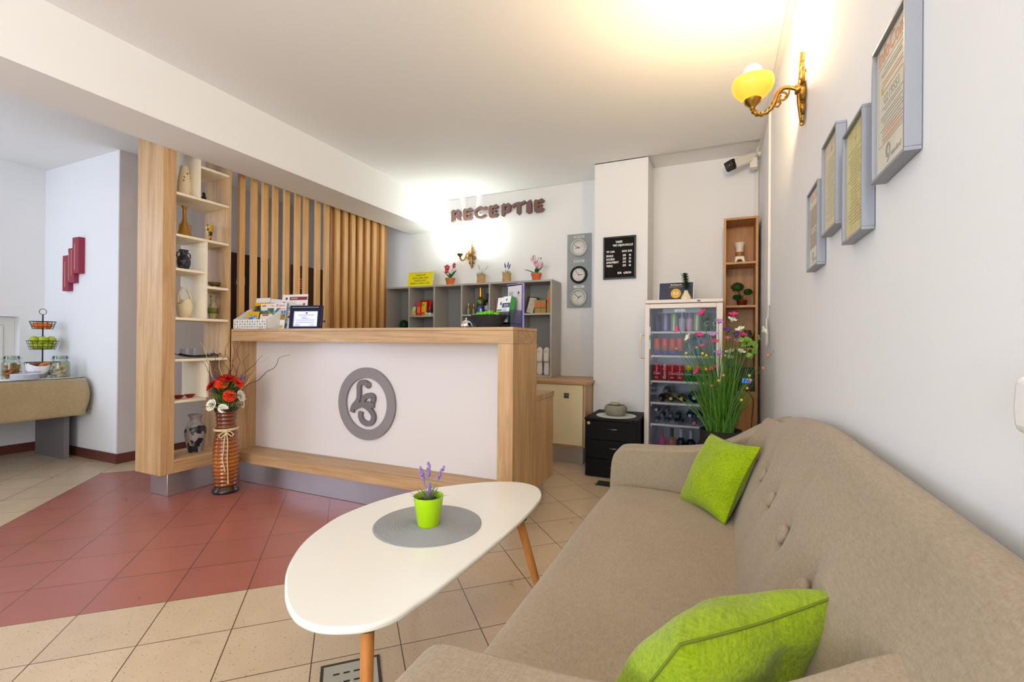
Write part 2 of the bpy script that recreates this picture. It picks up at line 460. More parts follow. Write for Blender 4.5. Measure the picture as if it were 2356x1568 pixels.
# passage behind the slats: dark door with a sign, brown panelled door with notices
DARKW = mat('dark_brown_door', (52, 26, 16), 0.4, var=0.15, scale=8)
d = bpy.data.objects.new('door_1', None); COL.objects.link(d); d.location = (-4.85, 3.455, 0); d['kind'] = 'structure'
struct('door_leaf', MB().box(0,0.03,-0.26,0.26,0,2.0), DARKW, d)
struct('door_frame', MB().box(0,0.04,-0.32,-0.26,0,2.05).box(0,0.04,0.26,0.32,0,2.05).box(0,0.04,-0.26,0.26,2.0,2.05), DARKW, d)
struct('door_handle', MB().box(0.03,0.07,0.20,0.22,0.98,1.0).box(0.06,0.075,0.10,0.22,0.98,1.0), STEEL, d)
PANELW = mat('brown_panelled_door', (96, 58, 38), 0.4, var=0.12, scale=8)
d2 = bpy.data.objects.new('door_2', None); COL.objects.link(d2); d2.location = (-4.85, 4.42, 0); d2['kind'] = 'structure'
struct('door_leaf', MB().box(0,0.03,-0.26,0.27,0,2.0), PANELW, d2)
struct('door_frame', MB().box(0,0.04,-0.31,-0.26,0,2.04).box(0,0.04,-0.26,0.27,2.0,2.04), PANELW, d2)
sg = thing('restroom_sign', 'small dark rounded restroom sign with white figures on dark door', 'sign', (-4.819, 3.43, 1.69))
build('plate', MB().box(0,0.006,-0.07,0.07,0,0.17), mat('sign_black',(30,28,34),0.4), sg, bevel=0.004)
fg = MB().ell((0.007,-0.025,0.135),(0.003,0.013,0.013)).prism([(-0.05,0.02),(0.0,0.02),(-0.008,0.115),(-0.042,0.115)],'x',0.005,0.009)
fg.ell((0.007,0.03,0.135),(0.003,0.013,0.013)).box(0.005,0.009,0.012,0.048,0.02,0.115)
build('figures', fg, PAPER, sg)
n = tag(build('notice', MB().box(0,0.004,0,0.085,0,0.12), PAPER, None, (-4.848,3.985,1.72)), 'white paper notice pinned on the passage wall behind the slats', 'notice')
n = thing('red_notice', 'red notice sheet with white lines behind the slats', 'notice', (-4.818, 4.19, 1.74))
build('sheet', MB().box(0,0.004,0,0.10,0,0.16), mat('notice_red',(196,22,26),0.5), n)
ln = MB()
for i in range(5): ln.box(0.004,0.0048,0.015,0.085,0.015+i*0.029,0.022+i*0.029)
build('print_lines', ln, PAPER, n)

# ------------------------------------------------------------------ display bookcase under the beam
bk = thing('display_bookcase', 'tall open oak bookcase with pale shelves standing under the ceiling beam', 'bookcase', (-3.472, 1.93, 0))
# local: x 0 (front) to -0.298, y 0..0.465
build('end_post', MB().box(-0.298,0,-0.022,0.064,0.167,2.60), OAK_Z, bk, bevel=0.002)
build('side_panel', MB().box(-0.298,0,0.446,0.464,0.262,2.60), OAK_Z, bk, bevel=0.001)
build('base_box', MB().box(-0.298,0,0.065,0.464,0.167,0.262), OAK_Y, bk, bevel=0.002)
build('plinth', MB().box(-0.25,-0.05,0.05,0.464,0,0.166), STEEL, bk, bevel=0.004)
for z, y0, y1 in ((2.376,0.232,0.445),(2.138,0.065,0.445),(1.845,0.065,0.445),(1.605,0.065,0.268),(1.50,0.284,0.445),(1.258,0.065,0.445),(0.965,0.065,0.445),(0.672,0.065,0.284)):
    build('shelf', MB().box(-0.298,-0.001,y0,y1,z-0.018,z), OAKP, bk, bevel=0.001)
for y, z0, z1 in ((0.215,2.138,2.60),(0.269,1.258,1.827),(0.285,0.672,0.947)):
    build('divider', MB().box(-0.298,-0.001,y,y+0.016,z0+0.001,z1-0.001), OAKP, bk, bevel=0.001)

# ------------------------------------------------------------------ slat screen
sl = thing('slat_screen', 'screen of upright oak slats hanging below the ceiling beam behind the counter', 'screen', (-3.59, 2.52, 0))
SLAT = wood('slat_oak', (232, 184, 118), (202, 152, 90), 'z')
for y0, y1 in ((2.440,2.486),(2.546,2.594),(2.645,2.693),(2.743,2.789),(2.854,2.903),(2.967,3.018),(3.063,3.109),(3.196,3.247),(3.304,3.356),(3.447,3.493),(3.551,3.602),(3.655,3.706),(3.759,3.809),(3.870,3.920),(3.979,4.028),(4.114,4.160)):
    k = 3.56/3.44
    build('slat', MB().box(0,0.03,y0*k-2.52,y1*k-2.52,0.002,2.779), SLAT, sl, bevel=0.0015)
build('back_panel', MB().box(-0.022,-0.001,0.995,1.862,0.002,2.779), wood('slat_panel_oak', (176, 126, 74), (150, 102, 56), 'z'), sl)

# ------------------------------------------------------------------ reception counter
ct = thing('reception_counter', 'long oak reception counter with a recessed white front panel and raised bar', 'counter', (-1.064, 2.396, 0))
# local x: -2.406..0 ; y: 0 front
build('top', MB().box(-2.386,0.0,-0.004,0.377,1.168,1.187), OAK_X, ct, bevel=0.0015)
build('apron', MB().box(-2.386,-0.001,0,0.372,1.092,1.167), OAK_X, ct, bevel=0.001)
build('end_panel', MB().box(-0.097,0,0,0.377,0.166,1.091), OAK_Z, ct, bevel=0.001)
build('left_panel', MB().box(-2.402,-2.386,0.0,0.224,0.166,1.187), OAK_Z, ct, bevel=0.001)
build('front_panel', MB().box(-2.385,-0.098,0.204,0.224,0.242,1.091), mat('white_gloss_panel',(232,224,220),0.22,spec=0.4), ct)
build('ledge', MB().box(-2.385,-0.098,0,0.223,0.166,0.241), OAK_X, ct, bevel=0.002)
build('plinth', MB().box(-2.37,-0.055,0.055,0.66,0,0.165), STEEL, ct, bevel=0.003)
build('desk_top', MB().box(-2.33,0.0,0.378,0.721,0.725,0.76), OAK_X, ct, bevel=0.002)
build('desk_end', MB().box(-0.035,-0.003,0.378,0.712,0.166,0.724), OAK_Z, ct, bevel=0.002)
em = build('emblem_ring', MB().lathe([(0.185,0),(0.257,0),(0.257,0.018),(0.185,0.018),(0.185,0)], 72, cap=False), mat('emblem_grey',(142,134,132),0.5), ct, (-1.226,0.203,0.655), (90,0,0), bevel=0.002)
def ribbon(pts, w, n=8, closed=False):
    P = spline([(p[0], p[1]) for p in pts], n)
    Lf = []; Rt = []
    for i, p in enumerate(P):
        t = (P[min(i+1,len(P)-1)]-P[max(i-1,0)]).normalized(); q = Vector((-t.y, t.x))
        ww = w if not isinstance(w, (list,tuple)) else w[0]+(w[1]-w[0])*i/(len(P)-1)
        Lf.append(p+q*ww/2); Rt.append(p-q*ww/2)
    return [tuple(p) for p in Lf+Rt[::-1]]
def strokes(lines, w, y0, y1, axis='y'):
    m = MB()
    for k, l in enumerate(lines):
        P = ribbon(l, w); n = len(P)//2; q = 0.0005*k
        vs = []
        for i in range(n):
            for (x, z) in (P[i], P[2*n-1-i]): vs += [(x, y0-q, z), (x, y1, z)]
        fs = [(0,1,3,2), (4*n-4,4*n-2,4*n-1,4*n-3)]
        for i in range(n-1):
            o = 4*i; fs += [(o,o+2,o+6,o+4),(o+1,o+5,o+7,o+3),(o,o+4,o+5,o+1),(o+2,o+3,o+7,o+6)]
        m._add(vs, fs)
    return m
def zz(x, y): return ((x-447)/277*0.26, -(y-455)/347*0.255)
lsm = strokes([[zz(*p) for p in q] for q in (
    [(462,275),(440,252),(400,252),(378,285),(378,340),(376,400),(362,440),(325,490),(310,546)],
    [(335,500),(390,468),(440,476),(490,515),(520,570),(505,625),(460,646),(415,625),(394,580),(398,536)],
    [(512,432),(515,385),(480,371),(440,388),(420,425),(432,470)],
    [(448,455),(524,466)])], 0.036, -0.02, 0)
lsm.ell((zz(462,272)[0],-0.01,zz(462,272)[1]), (0.026,0.009,0.026))
build('monogram', lsm, mat('emblem_dark_grey',(120,112,112),0.5), em, (0,0,0.0), (-90,0,0))

# ------------------------------------------------------------------ sofa
SOFA = fabric('taupe_sofa_cloth', (166, 149, 126), (146, 129, 107), weave=300, mottle=4, bump=0.18)
sofa = thing('sofa', 'taupe fabric sofa with a curved button back against the right wall', 'sofa', (-0.1, 1.43, 0))
OX, OY = -0.1, 1.43
def rbox_grid(x0, x1, y0, y1, z0, z1, r):
    """box rounded by projecting a subdivided box; finer than a bevel"""
    m = MB(); m.box(x0-OX, x1-OX, y0-OY, y1-OY, z0, z1); return m
# seat: profile in x-z swept along y with a slight crown and sag
def seat_fn(u, v):
    # v runs around the profile from lower front up and over to the back
    prof = seat_fn.prof; k = v*(len(prof)-1); i = min(int(k), len(prof)-2); t = k-i
    x = prof[i][0]*(1-t)+prof[i+1][0]*t; z = prof[i][1]*(1-t)+prof[i+1][1]*t
    y = 0.661+u*(2.199-0.661)
    e = min(u, 1-u); rnd = max(0, 1-e/0.035)
    if z > 0.30: z -= 0.03*rnd*rnd*(z-0.30)/0.15
    crown = 0.016*math.sin(math.pi*u)*max(0, (z-0.36)/0.09)
    sag = 0.006*math.sin(u*math.pi*3+0.6)*max(0, (z-0.40)/0.05)
    return (x-OX, y-OY, z+crown+sag)
seat_fn.prof = [tuple(p) for p in spline([(-0.40,0.17),(-0.455,0.19),(-0.472,0.24),(-0.476,0.32),(-0.474,0.385),(-0.455,0.428),(-0.41,0.446),(-0.30,0.450),(-0.12,0.444),(0.02,0.436),(0.09,0.42),(0.10,0.30)], 5)]
build('seat', MB().grid(seat_fn, 60, len(seat_fn.prof)), SOFA, sofa, angle=70)
# back: front face leans, top rolls over; buttons pull dimples into it
BTN = [0.72, 0.99, 1.26, 1.53, 1.80, 2.07]
def htop(y):
    s = max(0.0, (y-1.35)/0.85); s2 = max(0.0, (0.55-y)/0.2)
    return 0.886 - 0.088*s**1.7 - 0.05*s2**2
def back_fn(u, v):
    y = 0.42+u*(2.215-0.42); h = htop(y)
    prof = [(0.02,0.36),(0.048,0.43),(0.085,0.52),(0.128,0.62),(0.168,0.71),(0.205,0.79),(0.232,h-0.022),(0.255,h-0.004),(0.275,h),(0.291,h-0.012),(0.298,h-0.05),(0.300,0.70),(0.300,0.45),(0.300,0.20)]
    k = v*(len(prof)-1); i = min(int(k), len(prof)-2); t = k-i
    a, b, c, d = prof[max(i-1,0)], prof[i], prof[i+1], prof[min(i+2,len(prof)-1)]
    def cr(j): return 0.5*(2*b[j]+(c[j]-a[j])*t+(2*a[j]-5*b[j]+4*c[j]-d[j])*t*t+(3*b[j]-a[j]-3*c[j]+d[j])*t**3)
    x, z = cr(0), cr(1)
    if v < 0.55:
        # padded belly, ends wrap forward into the arms
        x -= 0.016*math.sin(math.pi*min(1, max(0, (z-0.42)/0.42)))*math.sin(math.pi*u)**0.4
        e = max(0, 1-min(y-0.50, 2.215-y)/0.16)
        x -= 0.085*e*e*max(0, 1-abs(z-0.55)/0.32)
        for yb in BTN:
            r2 = ((y-yb)/0.055)**2+((z-0.650)/0.055)**2
            if r2 < 14: x += 0.020*math.exp(-r2*0.9)
            # soft crease from the button up and down
            x += 0.004*math.exp(-((y-yb)/0.03)**2)*math.exp(-((z-0.65)/0.14)**2)
    return (x-OX, y-OY, z)
build('backrest', MB().grid(back_fn, 230, 92), SOFA, sofa, angle=70)
def arm_poly():
    top = [(-0.462,0.20),(-0.472,0.36),(-0.468,0.50),(-0.458,0.560),(-0.438,0.592),(-0.405,0.606),(-0.33,0.612),(-0.20,0.618),(-0.08,0.634),(0.0,0.655),(0.06,0.682),(0.115,0.716),(0.165,0.748),(0.23,0.778),(0.29,0.792)]
    return [(p[0]-OX, p[1]) for p in spline(top, 4)] + [(0.298-OX, 0.75),(0.298-OX,0.17),(-0.44-OX,0.17)]
build('arm', MB().prism(arm_poly(), 'y', 2.203-OY, 2.325-OY), SOFA, sofa, bevel=0.034, seg=6, angle=80)
build('arm', MB().prism(arm_poly(), 'y', 0.535-OY, 0.657-OY), SOFA, sofa, bevel=0.040, seg=7, angle=80)
build('base_frame', MB().box(-0.44-OX, 0.27-OX, 0.56-OY, 2.30-OY, 0.13, 0.172), SOFA, sofa, bevel=0.01)
for yb in BTN:
    b = MB().ell((0,0,0), (0.012, 0.0235, 0.0235), 20, 10)
    build('button', b, SOFA, sofa, (0.139-OX, yb-OY, 0.652), (0, 22, 0))
LEGW = wood('beech_leg', (206, 138, 70), (176, 108, 48), 'z')
for x, y in ((-0.38,0.64),(-0.38,2.22),(0.2,0.64),(0.2,2.22)):
    build('leg', MB().lathe([(0.013,0),(0.021,0.129)], 16), LEGW, sofa, (x-OX, y-OY, 0))

# ------------------------------------------------------------------ lime cushions
LIME = fabric('lime_linen', (160, 184, 18), (124, 148, 8), weave=240, mottle=14, bump=0.35)
SEAM = mat('lime_seam', (112, 128, 16), 0.9)
def cushion(name, label, w, d, puff, center, a, b, group, pinch=0.10, dent=0.0):
    """square cushion: two puffed faces meeting in a seam, pulled in between the corners"""
    a = Vector(a).normalized(); b = Vector(b).normalized(); n = a.cross(b).normalized(); b = n.cross(a)
    t = thing(name, label, 'cushion', center, group=group)
    N = 26
    def ed(p, q):
        # outline pinched between corners
        return p*(1-pinch*(1-abs(q)**1.6)*abs(p)**2), q*(1-pinch*(1-abs(p)**1.6)*abs(q)**2)
    def face(sg):
        def fn(u, v):
            p, q = 2*u-1, 2*v-1
            x, y = ed(p, q)
            hgt = puff*((1-p*p)*(1-q*q))**0.42
            hgt *= 1+0.10*math.sin(5*p+2*q)*math.sin(4*q-p) + dent*math.exp(-((p-0.1)**2+(q-0.75)**2)/0.05)
            return tuple(a*(x*w/2)+b*(y*d/2)+n*(sg*hgt))
        return fn
    build('cover', MB().grid(face(1), N, N).add(MB().grid(face(-1), N, N)), LIME, t, angle=60, recalc=False)
    loop = []
    for k in range(4):
        for i in range(14):
            s = 2*i/14-1
            p, q = [(s,-1),(1,s),(-s,1),(-1,-s)][k]
            x, y = ed(p, q); loop.append(a*(x*w/2)+b*(y*d/2))
    build('seam', MB().tube(loop, 0.0022, 6, closed=True), SEAM, t)
    return t
cushion('lime_cushion', 'lime green cushion standing in the far corner of the sofa', 0.315, 0.315, 0.058, (-0.004, 2.012, 0.580), (0.55,-0.834,0.04), (0.385,0.30,0.872), 'lime cushions on the sofa')
cushion('lime_cushion', 'big lime green cushion with a seam, leaning on the near arm of the sofa', 0.345, 0.335, 0.078, (-0.0055, 0.807, 0.580), (0.227,0.263,-0.012), (0.138,-0.119,0.262), 'lime cushions on the sofa', dent=-0.35)

# ------------------------------------------------------------------ coffee table
OUT = [(-1.055,0.884),(-0.993,0.835),(-0.932,0.801),(-0.886,0.786),(-0.83,0.785),(-0.775,0.805),(-0.726,0.84),(-0.694,0.895),(-0.684,0.957),(-0.673,1.038),(-0.668,1.143),(-0.663,1.266),(-0.659,1.418),(-0.661,1.614),(-0.676,1.803),(-0.700,1.890),(-0.744,1.956),(-0.814,1.987),(-0.885,1.979),(-0.988,1.924),(-1.103,1.815),(-1.206,1.679),(-1.268,1.514),(-1.289,1.334),(-1.266,1.207),(-1.225,1.095),(-1.165,1.0),(-1.112,0.936)]
tb = thing('coffee_table', 'white egg-shaped coffee table on splayed wooden legs beside the sofa', 'table', (-0.93, 1.35, 0))
op = [(p[0]+0.93, p[1]-1.35) for p in spline(OUT, 4, True)]
build('table_top', MB().prism(op, 'z', 0.431, 0.45), mat('white_lacquer_top',(243,239,229),0.2,spec=0.6), tb, bevel=0.007, seg=3)
for (x0,y0),(x1,y1) in (((-0.762,0.872),(-0.735,0.835)),((-0.700,1.64),(-0.612,1.73)),((-1.12,1.55),(-1.19,1.66))):
    p0 = Vector((x0+0.93,y0-1.35,0.43)); p1 = Vector((x1+0.93,y1-1.35,0.0))
    build('leg', MB().tube([p0, p0.lerp(p1,0.5), p1], [0.0165,0.015,0.0105], 20), LEGW, tb)
    build('leg_bracket', MB().lathe([(0.032,0.422),(0.032,0.43)], 20, (p0.x,p0.y,0)), BLACK, tb)
# placemat of coiled cord
m = MB(); pr = [(0.0005,0.0028)]
for i in range(1, 36):
    r = i*0.0053; pr += [(r-0.0018,0.0034),(r,0.0024)]
pr += [(0.19,0.0018),(0.19,0.0002)]
tag(build('placemat', m.lathe(pr, 72), mat('grey_coiled_mat',(150,150,152),0.75,var=0.06,scale=200), None, (-0.943,1.388,0.4505)), 'round grey coiled placemat under the lime plant pot', 'placemat')

def lavender(t, n, h, r, base, leafm, flm, seed, spike=0.05, lean=0.25, spots=None):
    """spikes of tiny blooms above a tuft of narrow leaves; children of t"""
    rnd = random.Random(seed)
    lv = MB()
    for i in range(46):
        a = rnd.uniform(0, 6.283); q = rnd.uniform(0.2, 1)
        lv.leaf((base[0]+0.4*r*math.cos(a)*q, base[1]+0.4*r*math.sin(a)*q, base[2]), (math.cos(a)*q, math.sin(a)*q, rnd.uniform(0.5,1.3)), (0,0,1), rnd.uniform(0.5,1.0)*h*0.55, 0.006, 0.35)
    build('foliage', lv, leafm, t)
    for i in range(n):
        a = 6.283*i/n+rnd.uniform(-0.3,0.3)
        q = lean*rnd.uniform(0.5, 1.1)
        d = Vector((math.cos(a)*q, math.sin(a)*q, 1)).normalized() if spots is None else Vector(spots[i][:3]).normalized()
        L = h*rnd.uniform(0.85,1.1) if spots is None else spots[i][3]
        p0 = Vector(base); p1 = p0+d*L
        build('stem', MB().tube([p0, p0+d*(L-spike)], 0.0014, 5), leafm, t)
        fl = MB()
        for k in range(34):
            f = k/33; c = p1-d*spike*(1-f); w = 0.0085*math.sin(math.pi*(0.15+0.8*f))**0.7
            b = rnd.uniform(0, 6.283)
            o = Vector((math.cos(b), math.sin(b), 0.5))*w
            fl.ell(c+o*0.7, (0.0035,0.0035,0.0046), 6, 4)
        build('flower_spike', fl, flm, t)
LAV = mat('lavender_bloom',(150,124,184),0.8,var=0.2,scale=80)
SAGE = mat('sage_leaf',(132,150,100),0.7,var=0.2,scale=40)
LIMEP = mat('lime_plastic',(176,222,0),0.3)
SOIL = mat('dark_soil',(64,46,32),0.95,var=0.3,scale=60)
t = thing('potted_lavender', 'artificial lavender in a lime green pot on the coffee table', 'potted plant', (-0.935, 1.378, 0.4545))
build('pot', MB().lathe([(0.0,0),(0.036,0),(0.038,0.004),(0.052,0.096),(0.0535,0.102),(0.051,0.102),(0.049,0.096),(0.036,0.02),(0.0,0.02)], 48), LIMEP, t)
build('soil', MB().lathe([(0.0,0.084),(0.046,0.083)], 32), SOIL, t)
lavender(t, 4, 0.11, 0.06, (0,0,0.085), SAGE, LAV, 3, 0.05, spots=[(-0.24,-0.10,1,0.118),(-0.08,0.10,1,0.128),(0.42,0.18,1,0.130),(0.16,-0.20,0.9,0.070)])

# floor gratings
t = thing('floor_drain', 'square metal floor drain beside the coffee table leg', 'drain', (-1.085, 1.165, 0.0), 43.6)
build('frame', MB().box(-0.095,0.095,-0.095,-0.085,0,0.003).box(-0.095,0.095,0.085,0.095,0,0.003).box(-0.095,-0.085,-0.085,0.085,0,0.003).box(0.085,0.095,-0.085,0.085,0,0.003), mat('drain_dark_edge',(70,64,58),0.4,0.5), t)
build('cover', MB().box(-0.085,0.085,-0.085,0.085,0,0.0025), mat('drain_steel',(206,212,200),0.3,0.7), t)
sl_ = MB()
for i in range(4):
    for j in range(3): sl_.box(-0.055+i*0.032,-0.035+i*0.032,-0.05+j*0.042,-0.042+j*0.042,0.0024,0.0029)
build('slots', sl_, BLACK, t, bevel=0.002)
t = thing('floor_vent', 'small dark floor vent in front of the black drawer unit', 'vent', (-0.80, 3.60, 0.0), 0)
build('frame', MB().box(-0.075,0.075,-0.07,0.07,0,0.003), mat('vent_edge',(150,140,120),0.5,0.4), t)
build('grille', MB().box(-0.066,0.066,-0.061,0.061,0.002,0.0036), mat('vent_dark',(38,42,38),0.5), t)

# ------------------------------------------------------------------ wall sconces
def swirl(c, r0, r1, a0, a1, n=26, plane='xz', y=0.0):
    out = []
    for i in range(n):
        f = i/(n-1); a = R(a0+(a1-a0)*f); r = r0+(r1-r0)*f
        out.append((c[0]+r*math.cos(a), y, c[1]+r*math.sin(a)))
    return out
def sconce(name, label, loc, rz, shade_m, bulb_m, arm_turn=0):
    """local: wall at y=0, room towards -y"""
    t = thing(name, label, 'wall lamp', loc, rz, 'wall sconces')
    bp = MB()
    # pierced scroll backplate, about 0.29 m tall
    bp.tube([(0,-0.006,-0.145),(0,-0.008,-0.06),(0,-0.009,0.02),(0,-0.006,0.14)], [0.004,0.008,0.009,0.004], 8)
    bp.ell((0,-0.006,0.143),(0.007,0.006,0.009)).ell((0,-0.007,0.115),(0.010,0.006,0.006)).ell((0,-0.006,-0.145),(0.006,0.005,0.010))
    for s in (-1, 1):
        bp.tube(swirl((s*0.024,0.030),0.026,0.006,90 if s > 0 else 90,90-s*520,30,y=-0.008), 0.0042, 7)
        bp.tube(swirl((s*0.026,-0.030),0.028,0.006,-90,-90+s*520,30,y=-0.008), 0.0044, 7)
        bp.tube(swirl((s*0.017,-0.085),0.019,0.004,-90,-90+s*480,24,y=-0.007), 0.0038, 7)
        bp.tube(swirl((s*0.015,0.080),0.017,0.004,90,90-s*480,24,y=-0.007), 0.0034, 7)
        bp.tube([(0,-0.006,-0.105),(s*0.016,-0.006,-0.118),(s*0.010,-0.006,-0.135),(0,-0.006,-0.140)], 0.0035, 6)
        bp.ell((s*0.032,-0.006,0.055),(0.008,0.005,0.012))
    bp.v = [(x, y*1.9-0.001, z) for x, y, z in bp.v]
    build('backplate', bp, BRASS, t)
    hub = MB().lathe([(0.0,-0.012),(0.020,-0.016),(0.023,0.0),(0.019,0.014),(0.0,0.014)], 20).xf(RX(90)).xf(T(0,-0.024,0))
    am = MB().add(hub)
    path = spline([(0,-0.03,0.0),(0,-0.052,0.012),(0,-0.078,0.016),(0,-0.100,0.0),(0,-0.112,-0.035),(0,-0.128,-0.064),(0,-0.156,-0.078),(0,-0.182,-0.070),(0,-0.194,-0.048)], 5)
    n = len(path)
    am.tube(path, [0.0080+0.0024*math.sin(i*1.9)*(1 if i > n*0.45 else 0.1)+0.002*(i/n) for i in range(n)], 10)
    am.tube([(0, -0.083-0.022*math.cos(R(a))*(1-a/700), -0.020+0.022*math.sin(R(a))*(1-a/700)) for a in range(-60, 420, 14)], 0.0042, 6)
    am.tube([(0,-0.118,-0.052),(0,-0.098,-0.058),(0,-0.090,-0.045),(0,-0.095,-0.030)], 0.0042, 6)
    am.tube([(0,-0.058,0.010),(0,-0.060,-0.012),(0,-0.066,-0.026),(0,-0.075,-0.022)], 0.0040, 6)
    armo = build('arm', am, BRASS, t, rot=(0,0,arm_turn))
    cup = MB().lathe([(0.0,-0.05),(0.010,-0.05),(0.013,-0.040),(0.030,-0.026),(0.036,-0.012),(0.034,-0.008),(0.0,-0.008)], 32, (0,-0.194,0))
    build('cup', cup, BRASS, armo)
    sh = MB().lathe([(0.030,-0.010),(0.056,0.006),(0.074,0.027),(0.082,0.050),(0.0815,0.066),(0.0785,0.076),(0.075,0.076),(0.078,0.064),(0.078,0.050),(0.070,0.030),(0.053,0.010),(0.030,-0.006)], 48, (0,-0.194,0), cap=False)
    build('shade', sh, shade_m, armo)
    build('bulb', MB().lathe([(0.012,0.0),(0.014,0.035),(0.025,0.064),(0.035,0.088),(0.037,0.103),(0.033,0.121),(0.020,0.135),(0.0,0.140)], 28, (0,-0.194,0)), bulb_m, armo)
    return t
def shade_mat(name, c, e, strength, transl):
    m, nt, b = newmat(name)
    b.inputs['Base Color'].default_value = (*lin(c), 1); b.inputs['Roughness'].default_value = 0.3
    b.inputs['Emission Color'].default_value = (*lin(e), 1); b.inputs['Emission Strength'].default_value = strength
    tr = nt.nodes.new('ShaderNodeBsdfTranslucent'); tr.inputs[0].default_value = (*lin(c), 1)
    mx = nt.nodes.new('ShaderNodeMixShader'); mx.inputs[0].default_value = transl
    nt.links.new(b.outputs[0], mx.inputs[1]); nt.links.new(tr.outputs[0], mx.inputs[2])
    nt.links.new(mx.outputs[0], nt.nodes['Material Output'].inputs['Surface'])
    return m
sconce('wall_sconce', 'brass scroll wall lamp with a glowing amber bowl shade beside the framed certificates', (0.319, 2.225, 2.155), -90,
       shade_mat('amber_lamp_glass', (248,200,96), (255,184,40), 0.40, 0.14), mat('lit_warm_bulb', (255,240,200), emit=520, ecol=(255,222,168)))
sconce('wall_sconce', 'small brass wall lamp with a white glowing shade on the back wall under the lettering', (-2.612, 4.699, 2.10), 0,
       shade_mat('white_lamp_glass', (250,250,240), (250,255,246), 1.3, 0.2), mat('lit_cool_bulb', (255,255,250), emit=190, ecol=(244,255,248)), arm_turn=-16)

# ------------------------------------------------------------------ ornaments on the display bookcase
def vase(name, label, cat, loc, prof, m, n=36, group=None, sx=1.0, sy=1.0, inner=True):
    """lathe-turned vessel with an inner wall, one mesh"""
    p = list(prof)
    if inner:
        th = 0.004
        p += [(max(0.002, r-th), z-(0.002 if i == 0 else 0)) for i, (r, z) in enumerate(reversed(prof[1:]))] + [(0.0, prof[1][1]+0.006)]
    o = build(name, MB().lathe(p, n, sx=sx, sy=sy), m, None, loc)
    return tag(o, label, cat, group)
BX = -3.60
CERW = mat('cream_ceramic', (240,224,190), 0.3, var=0.03, scale=10)
t = thing('vase', 'cream ceramic vase with a pierced flower pattern on the top left bookcase shelf', 'vase', (BX, 2.120, 2.1385))
build('body', MB().lathe([(p.x,p.y) for p in spline([(0.0,0),(0.030,0),(0.043,0.03),(0.047,0.075),(0.043,0.13),(0.034,0.19),(0.027,0.232),(0.024,0.236),(0.024,0.225)],5)], 36), CERW, t)
h = MB(); dk = mat('pierced_shadow_brown',(104,72,40),0.8)
for y, z, a, rr in ((0.0,0.175,0,0.011),(-0.018,0.145,40,0.009),(0.024,0.150,-40,0.009),(-0.022,0.120,60,0.009),(0.026,0.125,-55,0.009),(0.006,0.118,0,0.008),(0.026,0.19,20,0.007)):
    h.add(MB().ell((0,0,0),(0.006,rr*0.62,rr),12,8), T(math.sqrt(max(0,(0.0475-0.0003*max(0,z-0.07)/0.003*0.25)**2-y*y))-0.006-max(0,(z-0.10))*0.09, y, z) @ RX(a))
build('pierced_pattern', h, dk, t)
t = thing('figurine', 'small dark figurine half hidden behind the top shelf divider', 'figurine', (-3.60, 2.262, 2.1385))
build('body', MB().lathe([(0.0,0),(0.018,0),(0.014,0.02),(0.017,0.045),(0.009,0.066),(0.012,0.078),(0.0,0.092)],16), mat('dark_bronze',(40,34,34),0.4,0.3), t)
AMB = mat('amber_glazed_glass',(172,122,26),0.12,var=0.25,scale=14,coat=0.6)
t = thing('vase', 'amber glass vase with a flared foot on the second bookcase shelf', 'vase', (BX, 2.122, 1.8455))
build('body', MB().lathe([(p.x,p.y) for p in spline([(0,0),(0.052,0),(0.054,0.008),(0.046,0.03),(0.036,0.065),(0.026,0.10),(0.0165,0.13),(0.0135,0.17),(0.016,0.21),(0.023,0.236),(0.021,0.236),(0.014,0.21),(0.011,0.17)],4)],36), AMB, t)
for s in (-1,1): build('lobe', MB().tube([(0.01,s*0.024,0.10),(0.012,s*0.037,0.10),(0.012,s*0.042,0.08),(0.012,s*0.045,0.05)],[0.003,0.004,0.004,0.002],8), AMB, t)
t = thing('amphora', 'slender clear glass amphora half filled with yellow and dark spices', 'vase', (BX, 2.308, 1.8455))
build('glass_body', MB().lathe([(p.x,p.y) for p in spline([(0.0,0),(0.013,0.0),(0.011,0.012),(0.014,0.03),(0.022,0.08),(0.028,0.125),(0.027,0.148),(0.018,0.17),(0.0095,0.185),(0.010,0.205),(0.017,0.222)],4)],30,cap=False), CLEAR, t)
build('filling', MB().lathe([(0.0,0.004),(0.009,0.01),(0.0115,0.03),(0.0195,0.08),(0.0255,0.125),(0.0250,0.140),(0.0,0.141)],30), speckle('spice_filling',(214,158,10),(48,36,16),34,0.52,0.03,0.7), t)
t = thing('jug', 'dark blue two-handled pottery jug on the third shelf', 'jug', (BX, 2.120, 1.6055))
BLU = speckle('navy_patterned_glaze',(40,38,60),(118,114,128),70,0.60,0.02,0.3)
build('body', MB().lathe([(p.x,p.y) for p in spline([(0,0),(0.030,0),(0.030,0.008),(0.042,0.045),(0.044,0.075),(0.036,0.10),(0.026,0.115),(0.025,0.135),(0.032,0.152),(0.029,0.152),(0.022,0.135)],4)],36), BLU, t)
for s in (-1,1): build('handle', MB().tube([(0.0,s*0.028,0.138),(0.0,s*0.044,0.130),(0.0,s*0.048,0.108),(0.0,s*0.040,0.088)],0.0048,10), BLU, t)
t = thing('footed_bowl', 'small brass footed bowl on the right-hand bookcase shelf', 'bowl', (BX, 2.347, 1.5005))
BR2 = mat('tarnished_brass',(150,130,90),0.35,0.9,var=0.2,scale=30)
build('bowl', MB().lathe([(0.0,0.020),(0.022,0.02),(0.040,0.030),(0.047,0.048),(0.044,0.048),(0.036,0.034),(0.0,0.028)],36), BR2, t)
build('foot', MB().lathe([(0.0,0),(0.033,0),(0.031,0.006),(0.026,0.019),(0.0,0.019)],36), STEEL, t)
